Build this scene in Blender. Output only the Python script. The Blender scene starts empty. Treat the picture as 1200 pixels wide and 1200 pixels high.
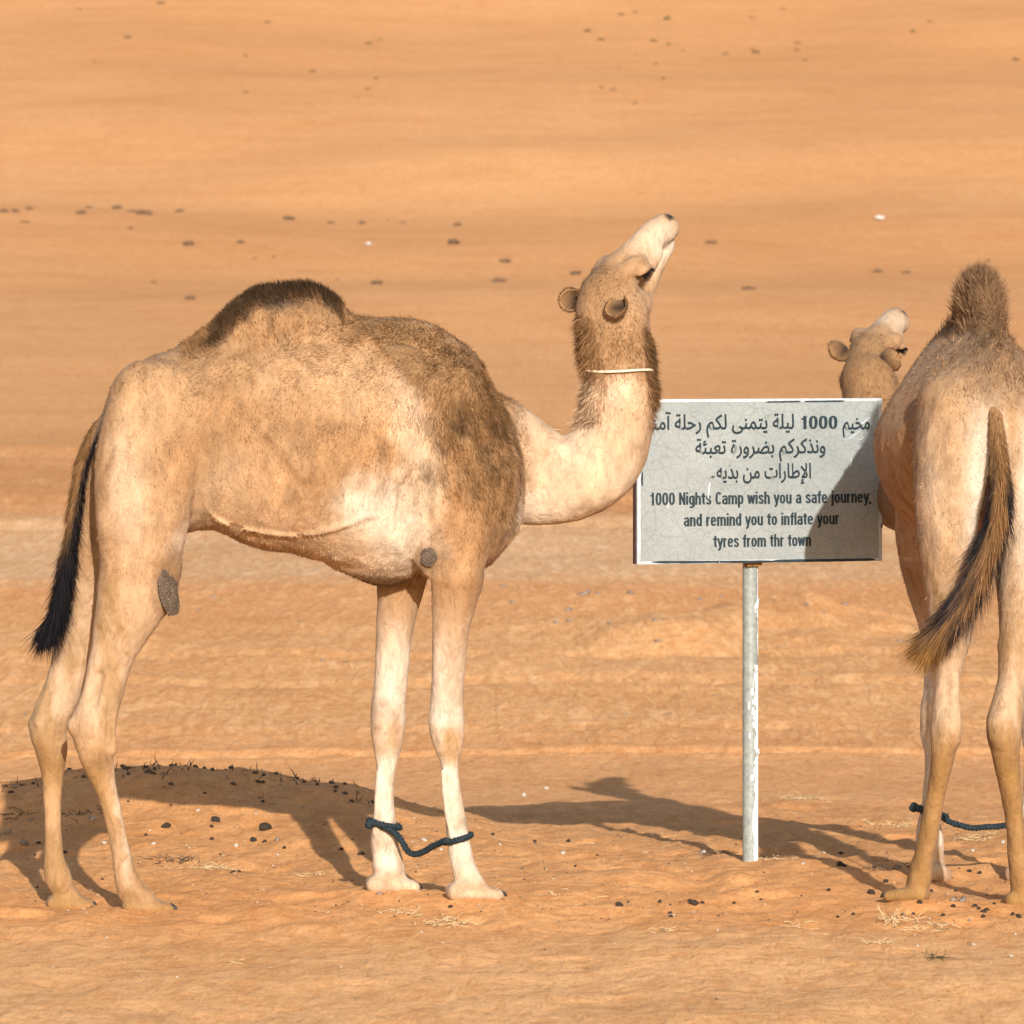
import bpy, math, random
import numpy as np
from mathutils import Vector, Matrix
random.seed(7)
RNG = np.random.default_rng(11)
SC = bpy.context.scene
COL = SC.collection

# ------------------------------------------------------------------ camera, sky, sun, exposure
CAM_H = 1.9            # eye height over the sand
FPX = 6210.0           # focal length in pixels of a 1200 px frame
HOR = 385.0            # row of the level horizon in that frame
cam = bpy.data.cameras.new('camera')
cam.sensor_fit = 'HORIZONTAL'; cam.sensor_width = 36.0
cam.lens = 36.0 * FPX / 1200.0
cam.shift_y = -(600.0 - HOR) / 1200.0
cam.clip_start = 0.5; cam.clip_end = 3000
cam.dof.use_dof = True; cam.dof.focus_distance = 17.9; cam.dof.aperture_fstop = 11.0
camo = bpy.data.objects.new('camera', cam); COL.objects.link(camo)
camo.location = (0, 0, CAM_H); camo.rotation_euler = (math.pi / 2, 0, 0)
SC.camera = camo

SUN_EL = math.radians(20.3); SUN_AZ = math.radians(9.0)      # behind the camera, a little to its right
world = bpy.data.worlds.new('World'); SC.world = world; world.use_nodes = True
wn = world.node_tree.nodes; wl = world.node_tree.links
sky = wn.new('ShaderNodeTexSky'); sky.sky_type = 'NISHITA'; sky.sun_disc = False
sky.sun_elevation = SUN_EL; sky.sun_rotation = math.pi - SUN_AZ
sky.dust_density = 2.0
wn['Background'].inputs[1].default_value = 0.10
wl.new(sky.outputs[0], wn['Background'].inputs[0])
sun = bpy.data.lights.new('sun', 'SUN'); sun.energy = 4.6; sun.angle = math.radians(0.53)
sun.color = (1.0, 0.96, 0.90)
suno = bpy.data.objects.new('sun', sun); COL.objects.link(suno)
sdir = Vector((math.sin(SUN_AZ) * math.cos(SUN_EL), -math.cos(SUN_AZ) * math.cos(SUN_EL), math.sin(SUN_EL)))
suno.rotation_euler = sdir.to_track_quat('Z', 'Y').to_euler()
suno.location = (4, -10, 12)
SC.view_settings.view_transform = 'Standard'; SC.view_settings.look = 'None'
SC.view_settings.exposure = 0.56; SC.view_settings.gamma = 1.0
SC.view_settings.use_curve_mapping = False
SC.render.engine = 'CYCLES'
SC.cycles.use_denoising = True
SC.cycles.max_bounces = 5; SC.cycles.diffuse_bounces = 3

# ------------------------------------------------------------------ helpers
def P(px, py, Y):
    """a point of the place: across, depth, height"""
    return np.array([(px - 600.0) / FPX * Y, Y, CAM_H - (py - HOR) / FPX * Y])

def _hash(ix, iy, iz, seed):
    h = (ix.astype(np.int64) * 374761393 + iy.astype(np.int64) * 668265263 + iz.astype(np.int64) * 2147483647 + seed * 974634777) & 0xffffffff
    h = ((h ^ (h >> 13)) * 1274126177) & 0xffffffff
    h = h ^ (h >> 16)
    return (h & 0xffff).astype(np.float32) / 65535.0

def noise(x, y, z, seed=0):
    x = np.asarray(x, np.float32); y = np.asarray(y, np.float32) + 0 * x; z = np.asarray(z, np.float32) + 0 * x
    ix, iy, iz = np.floor(x), np.floor(y), np.floor(z)
    fx, fy, fz = x - ix, y - iy, z - iz
    fx = fx * fx * (3 - 2 * fx); fy = fy * fy * (3 - 2 * fy); fz = fz * fz * (3 - 2 * fz)
    ix = ix.astype(np.int64); iy = iy.astype(np.int64); iz = iz.astype(np.int64)
    def L(a, b, t): return a + (b - a) * t
    c = [[[_hash(ix + i, iy + j, iz + k, seed) for k in (0, 1)] for j in (0, 1)] for i in (0, 1)]
    return L(L(L(c[0][0][0], c[1][0][0], fx), L(c[0][1][0], c[1][1][0], fx), fy),
             L(L(c[0][0][1], c[1][0][1], fx), L(c[0][1][1], c[1][1][1], fx), fy), fz) * 2 - 1

def fbm(x, y, z, o=4, seed=0, g=0.5):
    s = 0; a = 1.0; n = 0
    for i in range(o):
        s = s + a * noise(np.asarray(x) * 2 ** i, np.asarray(y) * 2 ** i, np.asarray(z) * 2 ** i, seed + i * 17); n += a; a *= g
    return s / n

def sstep(a, b, x):
    t = np.clip((x - a) / (b - a), 0, 1); return t * t * (3 - 2 * t)

def tag(o, label=None, cat=None, group=None, kind=None):
    if label: o['label'] = label
    if cat: o['category'] = cat
    if group: o['group'] = group
    if kind: o['kind'] = kind
    return o

def empty(name, loc=(0, 0, 0), rz=0.0):
    o = bpy.data.objects.new(name, None); COL.objects.link(o); o.location = loc; o.rotation_euler = (0, 0, rz)
    o.empty_display_size = 0.1
    return o

def link_mesh(name, verts, faces, mat, parent=None, smooth=True, col=None, vec=None):
    me = bpy.data.meshes.new(name)
    me.from_pydata([tuple(v) for v in verts], [], [tuple(f) for f in faces])
    if smooth: me.polygons.foreach_set('use_smooth', [True] * len(me.polygons))
    me.materials.append(mat)
    if col is not None:
        a = me.color_attributes.new('coat', 'FLOAT_COLOR', 'POINT')
        a.data.foreach_set('color', np.c_[col, np.ones(len(col))].astype(np.float32).ravel())
    me.update()
    o = bpy.data.objects.new(name, me); COL.objects.link(o); o.parent = parent
    return o

def np_mesh(name, verts, quads, tris, mat, parent=None, col=None, vec=None, smooth=True):
    me = bpy.data.meshes.new(name)
    nq, nt = len(quads), len(tris)
    me.vertices.add(len(verts)); me.vertices.foreach_set('co', np.asarray(verts, np.float32).ravel())
    me.loops.add(nq * 4 + nt * 3)
    idx = np.concatenate([np.asarray(quads, np.int32).ravel(), np.asarray(tris, np.int32).ravel()])
    me.loops.foreach_set('vertex_index', idx)
    me.polygons.add(nq + nt)
    st = np.concatenate([np.arange(nq) * 4, nq * 4 + np.arange(nt) * 3]).astype(np.int32)
    me.polygons.foreach_set('loop_start', st)
    me.polygons.foreach_set('use_smooth', np.full(nq + nt, smooth))
    me.update(calc_edges=True)
    me.materials.append(mat)
    if col is not None:
        a = me.color_attributes.new('coat', 'FLOAT_COLOR', 'POINT')
        a.data.foreach_set('color', np.c_[col, np.ones(len(col))].astype(np.float32).ravel())
    if vec is not None:
        a = me.attributes.new('nrm', 'FLOAT_VECTOR', 'POINT')
        a.data.foreach_set('vector', np.asarray(vec, np.float32).ravel())
    o = bpy.data.objects.new(name, me); COL.objects.link(o); o.parent = parent
    return o

def catmull(pts, n):
    """smooth a list of rows of numbers; n samples a span"""
    p = np.asarray(pts, float); out = []
    q = np.vstack([2 * p[0] - p[1], p, 2 * p[-1] - p[-2]])
    for i in range(1, len(q) - 2):
        for k in range(n):
            t = k / n
            out.append(0.5 * ((2 * q[i]) + (-q[i - 1] + q[i + 1]) * t + (2 * q[i - 1] - 5 * q[i] + 4 * q[i + 1] - q[i + 2]) * t * t
                              + (-q[i - 1] + 3 * q[i] - 3 * q[i + 1] + q[i + 2]) * t ** 3))
    out.append(p[-1]); return np.array(out)

def tube(path, rad, seg=8, flat=1.0, closed=False):
    path = np.asarray(path, float); n = len(path)
    rad = np.full(n, rad) if np.isscalar(rad) else np.asarray(rad, float)
    if closed: tan = np.roll(path, -1, 0) - np.roll(path, 1, 0)
    else: tan = np.gradient(path, axis=0)
    tan /= np.linalg.norm(tan, axis=1)[:, None] + 1e-9
    up = np.array([0, 0, 1.0]) if abs(tan[0][2]) < 0.8 else np.array([0, 1.0, 0])
    V = []; u = np.cross(tan[0], up); u /= np.linalg.norm(u)
    for i in range(n):
        u = u - tan[i] * np.dot(u, tan[i]); u /= np.linalg.norm(u) + 1e-9; w = np.cross(tan[i], u)
        for k in range(seg):
            a = 2 * math.pi * k / seg
            V.append(path[i] + (u * math.cos(a) + w * math.sin(a) * flat) * rad[i])
    F = []
    for i in range(n if closed else n - 1):
        j = (i + 1) % n
        for k in range(seg):
            k2 = (k + 1) % seg
            F.append((i * seg + k, i * seg + k2, j * seg + k2, j * seg + k))
    if not closed:
        F.append(tuple(range(seg))[::-1]); F.append(tuple((n - 1) * seg + k for k in range(seg)))
    return V, F

def merge(*parts):
    V = []; F = []
    for v, f in parts:
        o = len(V); V.extend(v); F.extend([tuple(i + o for i in ff) for ff in f])
    return V, F

def box(cx, cy, cz, sx, sy, sz):
    V = [(cx + sx * i / 2, cy + sy * j / 2, cz + sz * k / 2) for i in (-1, 1) for j in (-1, 1) for k in (-1, 1)]
    return V, [(0, 1, 3, 2), (4, 6, 7, 5), (0, 4, 5, 1), (2, 3, 7, 6), (0, 2, 6, 4), (1, 5, 7, 3)]

# ------------------------------------------------------------------ materials
def mat(name):
    m = bpy.data.materials.new(name); m.use_nodes = True
    return m, m.node_tree.nodes, m.node_tree.links, m.node_tree.nodes['Principled BSDF']

def nd(n, t, **kw):
    x = n.new(t)
    for k, v in kw.items():
        if k.startswith('i_'):
            x.inputs[int(k[2:])].default_value = v
        else: setattr(x, k, v)
    return x

def noise_node(n, l, vec, scale, detail=4, rough=0.6, dist=0.0):
    t = n.new('ShaderNodeTexNoise'); l.new(vec, t.inputs['Vector'])
    t.inputs['Scale'].default_value = scale; t.inputs['Detail'].default_value = detail
    t.inputs['Roughness'].default_value = rough; t.inputs['Distortion'].default_value = dist
    return t.outputs['Fac']

def mapping(n, l, src, scale=(1, 1, 1), rot=(0, 0, 0)):
    m = n.new('ShaderNodeMapping'); l.new(src, m.inputs['Vector'])
    m.inputs['Scale'].default_value = scale; m.inputs['Rotation'].default_value = rot
    return m.outputs['Vector']

def ramp(n, l, fac, stops):
    r = n.new('ShaderNodeValToRGB'); l.new(fac, r.inputs['Fac'])
    e = r.color_ramp.elements
    while len(e) < len(stops): e.new(0.5)
    for i, (p, c) in enumerate(stops):
        e[i].position = p; e[i].color = (c[0], c[1], c[2], 1) if len(c) == 3 else c
    return r.outputs['Color']

def mixc(n, l, a, b, fac, mode='MIX'):
    m = n.new('ShaderNodeMix'); m.data_type = 'RGBA'; m.blend_type = mode
    for s, v in ((m.inputs[0], fac), (m.inputs[6], a), (m.inputs[7], b)):
        if isinstance(v, (int, float)): s.default_value = v
        elif isinstance(v, tuple): s.default_value = (*v, 1) if len(v) == 3 else v
        else: l.new(v, s)
    return m.outputs[2]

def math_node(n, l, op, a, b=0.0):
    m = n.new('ShaderNodeMath'); m.operation = op
    for s, v in ((m.inputs[0], a), (m.inputs[1], b)):
        if isinstance(v, (int, float)): s.default_value = v
        else: l.new(v, s)
    return m.outputs[0]

def bump(n, l, height, strength, dist, prev=None):
    b = n.new('ShaderNodeBump'); l.new(height, b.inputs['Height'])
    b.inputs['Strength'].default_value = strength; b.inputs['Distance'].default_value = dist
    if prev is not None: l.new(prev, b.inputs['Normal'])
    return b.outputs['Normal']

def simple(name, color, rough=0.8, var=0.3, scale=20.0, bmp=0.0, bdist=0.002, spec=0.3):
    m, n, l, b = mat(name)
    tc = n.new('ShaderNodeTexCoord').outputs['Object']
    f = noise_node(n, l, tc, scale, 5)
    d = tuple(c * (1 - var) for c in color); e = tuple(min(1, c * (1 + var)) for c in color)
    l.new(ramp(n, l, f, [(0.3, d), (0.7, e)]), b.inputs['Base Color'])
    b.inputs['Roughness'].default_value = rough; b.inputs['Specular IOR Level'].default_value = spec
    if bmp: l.new(bump(n, l, f, bmp, bdist), b.inputs['Normal'])
    return m

def make_sand():
    m, n, l, b = mat('sand')
    tc = n.new('ShaderNodeTexCoord').outputs['Object']
    at = n.new('ShaderNodeAttribute'); at.attribute_name = 'coat'
    c = at.outputs['Color']
    band = noise_node(n, l, mapping(n, l, tc, (0.5, 1.0, 0.5)), 0.5, 6, 0.65, 0.3)         # long wind streaks
    c = mixc(n, l, c, ramp(n, l, band, [(0.30, (0.90, 0.84, 0.76)), (0.52, (1, 1, 1)), (0.72, (1.05, 1.08, 1.14))]), 0.7, 'MULTIPLY')
    # wheel-churned and wind-combed plain beyond the hummock: narrow ridges lying along the valley's draught
    sx = n.new('ShaderNodeSeparateXYZ'); l.new(tc, sx.inputs[0])
    zone = ramp(n, l, math_node(n, l, 'MULTIPLY', sx.outputs['Y'], 0.01), [(0.25, (0, 0, 0)), (0.30, (1, 1, 1)), (0.60, (1, 1, 1)), (0.80, (0, 0, 0))])
    ch1 = noise_node(n, l, mapping(n, l, tc, (1.0, 0.12, 1.0), (0, 0, 0.06)), 9.0, 2, 0.55, 0.5)
    ch2 = noise_node(n, l, mapping(n, l, tc, (1.0, 0.12, 1.0), (0, 0, -0.07)), 8.0, 2, 0.55, 0.5)
    chev = math_node(n, l, 'MULTIPLY', math_node(n, l, 'MAXIMUM', ch1, ch2), zone)
    nrp = noise_node(n, l, mapping(n, l, tc, (1.0, 0.27, 1.0), (0, 0, -0.25)), 17.0, 3, 0.6, 0.8)      # small slanting ripples
    c = mixc(n, l, c, ramp(n, l, nrp, [(0.38, (0.90, 0.84, 0.77)), (0.5, (1, 1, 1)), (0.64, (1.07, 1.10, 1.14))]), 0.75, 'MULTIPLY')
    pat = noise_node(n, l, mapping(n, l, tc, (1.0, 0.45, 1.0)), 2.6, 7, 0.7, 0.5)
    c = mixc(n, l, c, ramp(n, l, pat, [(0.34, (0.88, 0.80, 0.70)), (0.5, (1, 1, 1)), (0.68, (1.06, 1.12, 1.20))]), 0.42, 'MULTIPLY')
    grit = noise_node(n, l, tc, 14.0, 8, 0.75)
    c = mixc(n, l, c, ramp(n, l, grit, [(0.34, (0.82, 0.76, 0.70)), (0.5, (1, 1, 1)), (0.72, (1.10, 1.12, 1.14))]), 0.7, 'MULTIPLY')
    fine = noise_node(n, l, mapping(n, l, tc, (1.0, 0.2, 1.0)), 90.0, 4, 0.8)
    c = mixc(n, l, c, ramp(n, l, chev, [(0.0, (1, 1, 1)), (0.45, (1, 1, 1)), (0.55, (0.93, 0.86, 0.78)), (0.66, (1.08, 1.12, 1.16))]), 0.9, 'MULTIPLY')
    c = mixc(n, l, c, ramp(n, l, fine, [(0.32, (0.66, 0.58, 0.50)), (0.44, (1, 1, 1)), (0.68, (1.14, 1.15, 1.16))]), 0.7, 'MULTIPLY')
    l.new(c, b.inputs['Base Color'])
    b.inputs['Roughness'].default_value = 0.95; b.inputs['Specular IOR Level'].default_value = 0.08
    # wind dimples and broken ripples running slantwise, then trampled crumbs, then grain
    rip = noise_node(n, l, mapping(n, l, tc, (1.15, 0.42, 1.0), (0, 0, 0.25)), 9.0, 4, 0.55, 1.0)
    rip2 = noise_node(n, l, mapping(n, l, tc, (1.0, 0.5, 1.0), (0, 0, -0.5)), 4.2, 5, 0.6, 1.2)
    patch = ramp(n, l, noise_node(n, l, tc, 0.5, 3), [(0.35, (0.3,) * 3), (0.62, (1, 1, 1))])
    nb = bump(n, l, math_node(n, l, 'MULTIPLY', rip, patch), 0.42, 0.03)
    nb = bump(n, l, rip2, 0.28, 0.05, nb)
    nb = bump(n, l, chev, 0.6, 0.05, nb)
    nb = bump(n, l, nrp, 0.6, 0.014, nb)
    nb = bump(n, l, grit, 0.45, 0.014, nb)
    nb = bump(n, l, fine, 0.45, 0.003, nb)
    l.new(nb, b.inputs['Normal'])
    return m
M_SAND = make_sand()

def make_coat():
    m, n, l, b = mat('camel_coat')
    tc = n.new('ShaderNodeTexCoord').outputs['Object']
    at = n.new('ShaderNodeAttribute'); at.attribute_name = 'coat'
    f1 = noise_node(n, l, mapping(n, l, tc, (1.0, 1.0, 0.32), (0, 0.5, 0)), 160.0, 3, 0.7, 0.5)
    f2 = noise_node(n, l, mapping(n, l, tc, (1.0, 1.0, 0.55), (0, -0.5, 0)), 34.0, 6, 0.66, 1.2)
    c = mixc(n, l, at.outputs['Color'], ramp(n, l, f1, [(0.28, (0.80, 0.74, 0.68)), (0.5, (1, 1, 1)), (0.75, (1.1, 1.1, 1.1))]), 0.55, 'MULTIPLY')
    c = mixc(n, l, c, ramp(n, l, f2, [(0.32, (0.72, 0.64, 0.56)), (0.5, (1, 1, 1)), (0.70, (1.14, 1.15, 1.16))]), 0.7, 'MULTIPLY')
    l.new(c, b.inputs['Base Color'])
    b.inputs['Roughness'].default_value = 0.75; b.inputs['Specular IOR Level'].default_value = 0.18
    b.inputs['Sheen Weight'].default_value = 0.05; b.inputs['Sheen Roughness'].default_value = 0.5
    nb = bump(n, l, f2, 0.65, 0.010); nb = bump(n, l, f1, 0.6, 0.002, nb)
    l.new(nb, b.inputs['Normal'])
    return m
M_COAT = make_coat()

def make_fur():
    m = bpy.data.materials.new('fur_strands'); m.use_nodes = True
    n, l = m.node_tree.nodes, m.node_tree.links
    n.remove(n['Principled BSDF']); out = n['Material Output']
    at = n.new('ShaderNodeAttribute'); at.attribute_name = 'coat'
    d = n.new('ShaderNodeBsdfDiffuse'); t = n.new('ShaderNodeBsdfTranslucent'); mx = n.new('ShaderNodeMixShader')
    c = mixc(n, l, at.outputs['Color'], (1.32, 1.30, 1.27), 1.0, 'MULTIPLY')
    for s in (d, t): l.new(c, s.inputs['Color'])
    mx.inputs[0].default_value = 0.42
    l.new(d.outputs[0], mx.inputs[1]); l.new(t.outputs[0], mx.inputs[2]); l.new(mx.outputs[0], out.inputs['Surface'])
    return m
M_FUR = make_fur()
M_EYE = simple('eye_dark', (0.012, 0.008, 0.006), 0.12, 0.2, 30, spec=0.6)
M_NAIL = simple('nail_horn', (0.035, 0.030, 0.026), 0.55, 0.4, 60, 0.3)
def callus():
    m, n, l, b = mat('callus_skin')
    tc = n.new('ShaderNodeTexCoord').outputs['Object']
    v = n.new('ShaderNodeTexVoronoi'); v.feature = 'DISTANCE_TO_EDGE'; v.inputs['Scale'].default_value = 90; l.new(tc, v.inputs['Vector'])
    k = ramp(n, l, v.outputs['Distance'], [(0.02, (0, 0, 0)), (0.25, (1, 1, 1))])
    f = noise_node(n, l, tc, 45, 5)
    c = ramp(n, l, f, [(0.3, (.075, .048, .030)), (0.7, (.165, .110, .070))])
    l.new(mixc(n, l, mixc(n, l, c, (.03, .02, .014), .45), c, k), b.inputs['Base Color']); b.inputs['Roughness'].default_value = .85
    l.new(bump(n, l, k, .9, .003, bump(n, l, f, .8, .006)), b.inputs['Normal'])
    return m
M_CALLUS = callus()
M_ROPE = simple('dark_rope', (0.012, 0.022, 0.028), 0.8, 0.5, 120, 0.6, 0.002)
M_CORD = simple('cream_cord', (0.72, 0.60, 0.40), 0.8, 0.15, 100, 0.3, 0.001)
M_DUNG = simple('dung', (0.042, 0.028, 0.019), 0.85, 0.6, 90, 0.8, 0.003)
M_PALE = simple('pale_stone', (0.42, 0.37, 0.30), 0.9, 0.25, 60, 0.5, 0.003)
M_STONE = simple('grey_stone', (0.22, 0.17, 0.13), 0.9, 0.35, 40, 0.5, 0.003)
M_STRAW = simple('straw', (0.52, 0.38, 0.21), 0.85, 0.3, 40)
M_TWIG = simple('twig', (0.075, 0.052, 0.036), 0.9, 0.4, 40)
M_SHRUB = simple('shrub', (0.050, 0.045, 0.034), 0.9, 0.4, 6)
M_GREEN = simple('green_shrub', (0.060, 0.060, 0.026), 0.9, 0.4, 6)
M_LITTER = simple('litter', (0.52, 0.48, 0.44), 0.8, 0.1, 10)

# ------------------------------------------------------------------ the ground
# feet and the post: (px, py, depth)
CONTACT = [(165, 1067, 17.34), (75, 1063, 17.57), (555, 1050, 17.55), (460, 1042, 17.78),
           (1068, 1052, 17.62), (1200, 1060, 17.55), (1092, 1030, 18.62), (1196, 1032, 18.55), (883, 1009, 19.30)]
CXY = np.array([P(*c)[:2] for c in CONTACT]); CZ = np.array([P(*c)[2] for c in CONTACT])

PROF_Y = [-60, 10, 16, 18.5, 20.2, 21.3, 22.6, 24.5, 28, 47, 75, 110, 150, 230, 330, 420, 600, 1400]
PROF_Z = [0, 0, 0, -0.01, 0.015, 0.03, -0.10, -0.36, -0.45, -0.15, 0.55, 2.3, 5.3, 16.5, 35, 44, 40, 42]
PROF_R = [0, 0, 0, -0.015, -0.075, -0.14, -0.215, -0.30, -0.42, -0.15, 0.55, 2.3, 5.3, 16.5, 35, 44, 40, 42]     # right of the hummock the sand just falls away gently
def _prof(y, Z):
    y = np.asarray(y, float)
    s = 0
    for k, w in ((-1, .25), (0, .5), (1, .25)):
        s = s + w * np.interp(y + k * (0.35 + 0.04 * np.maximum(y - 20, 0)), PROF_Y, Z)
    return s
def ground_raw(x, y):
    kx = sstep(-.75, .15, x)
    z = _prof(y, PROF_Z) * (1 - kx) + _prof(y, PROF_R) * kx
    near = sstep(27, 23, y)
    z = z + near * 0.115 * np.exp(-((x + 1.55) / 0.60) ** 2 - ((y - 21.4) / 0.9) ** 2)          # low hummock behind the camel's hind legs
    z = z + near * 0.04 * np.exp(-((x + 0.95) / 0.45) ** 2 - ((y - 21.2) / 0.8) ** 2)
    z = z + near * 0.0 * x
    lump = fbm(x * 1.5, y * 1.1, 0, 3, 5) * 0.022
    mid = fbm(x * 5, y * 2.2, 3, 4, 9, 0.62) * 0.026 - 0.022 * sstep(.25, .6, fbm(x * 3.1, y * 1.7, 8, 2, 13))
    tram = sstep(16.2, 17.3, y)                                        # trampled around the animals, smooth in front
    z = z + near * (lump + mid * (0.35 + 0.65 * tram))
    far = sstep(23.5, 27, y)
    z = z + far * (fbm(x * 1.2, y * 0.5, 1, 4, 21) * 0.035)
    for yc, sl_, wd, dp in ((28.9, .020, .13, .022), (30.4, .018, .13, .022), (33.6, -.030, .20, .020), (36.0, -.028, .20, .020), (52.0, .03, .5, .05), (56.0, .03, .5, .05), (66.0, -.02, .9, .08)):      # old wheel ruts
        w = y - (yc + sl_ * x + .10 * np.sin(x * .8 + yc))
        z = z - dp * np.exp(-(w / wd) ** 2) * (1 + .35 * np.sin(x * 21)) + dp * .5 * np.exp(-((np.abs(w) - wd * 1.9) / (wd * .7)) ** 2)
    band = np.exp(-((y - 38.5) / 3.0) ** 2)
    z = z + band * np.maximum(fbm(x * 0.9, y * 0.35, 4, 3, 31), 0) * 0.30
    big = sstep(60, 130, y)
    z = z + big * fbm(x / 26, y / 18, 2, 4, 41, 0.45) * 1.1
    return z
def _gaps(): return CZ - ground_raw(CXY[:, 0], CXY[:, 1])
_K = np.exp(-((CXY[:, None, 0] - CXY[None, :, 0]) ** 2 + (CXY[:, None, 1] - CXY[None, :, 1]) ** 2) / 0.20 ** 2)
_W = np.linalg.solve(_K, _gaps())
def ground(x, y):
    z = ground_raw(x, y)
    for i in range(len(CZ)):
        z = z + _W[i] * np.exp(-((x - CXY[i, 0]) ** 2 + (y - CXY[i, 1]) ** 2) / 0.20 ** 2)
    return z
def on_ground(px, py, y0=13.0, y1=400.0):
    """first place where the line of sight through a row meets the sand"""
    ys = np.concatenate([np.arange(max(y0, 13), 50, 0.02), np.arange(50, y1, 0.2)])
    xs = (px - 600) / FPX * ys
    zr = CAM_H - (py - HOR) / FPX * ys
    hit = np.nonzero(zr <= ground(xs, ys))[0]
    i = hit[0] if len(hit) else len(ys) - 1
    return np.array([xs[i], ys[i], float(ground(xs[i:i + 1], ys[i:i + 1])[0])])

def build_ground():
    def steps(a, b, h): return list(np.arange(a, b, h))
    ys = steps(-50, 8, 4) + steps(8, 14, 0.3) + steps(14, 23.6, 0.03) + steps(23.6, 30, 0.08) + steps(30, 50, 0.2)
    y = 50.0; s = 0.25
    while y < 1300: ys.append(y); y += s; s *= 1.028
    half = steps(0, 2.3, 0.024) + steps(2.3, 5, 0.08) + steps(5, 27, 0.45)
    x = 27.0; s = 0.7
    while x < 700: half.append(x); x += s; s *= 1.14
    half = np.array(half); xs = np.concatenate([-half[:0:-1], half]); ys = np.array(ys)
    X, Y = np.meshgrid(xs, ys); nx, ny = len(xs), len(ys)
    X = X.ravel(); Y = Y.ravel(); Z = ground(X, Y)
    i = np.arange(ny - 1)[:, None] * nx + np.arange(nx - 1)[None, :]
    q = np.stack([i, i + 1, i + nx + 1, i + nx], -1).reshape(-1, 4)
    orange = np.array([0.665, 0.312, 0.116]); pale = np.array([0.640, 0.372, 0.190]); tan = np.array([0.680, 0.352, 0.148]); deep = np.array([0.660, 0.322, 0.130]); dune = np.array([0.575, 0.288, 0.120]); ddeep = np.array([0.560, 0.268, 0.106])  # slope lighting offset in the colour: dune darker, near and plain sand lighter
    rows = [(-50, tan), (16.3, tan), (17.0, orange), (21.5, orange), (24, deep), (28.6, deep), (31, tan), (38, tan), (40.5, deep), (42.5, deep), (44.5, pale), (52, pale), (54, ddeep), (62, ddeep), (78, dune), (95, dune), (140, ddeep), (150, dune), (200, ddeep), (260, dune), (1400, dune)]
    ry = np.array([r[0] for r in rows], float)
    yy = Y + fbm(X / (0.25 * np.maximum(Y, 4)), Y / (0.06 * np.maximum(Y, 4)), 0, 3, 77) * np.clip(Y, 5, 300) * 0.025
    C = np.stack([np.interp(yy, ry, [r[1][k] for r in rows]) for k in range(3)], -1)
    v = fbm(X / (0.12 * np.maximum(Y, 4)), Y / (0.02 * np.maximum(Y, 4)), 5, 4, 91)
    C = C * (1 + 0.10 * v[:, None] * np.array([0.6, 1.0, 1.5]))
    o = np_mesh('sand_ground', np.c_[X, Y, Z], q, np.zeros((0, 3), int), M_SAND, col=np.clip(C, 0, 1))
    tag(o, kind='structure', label='rippled orange desert sand rising to a far dune', cat='sand')
build_ground()

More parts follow.
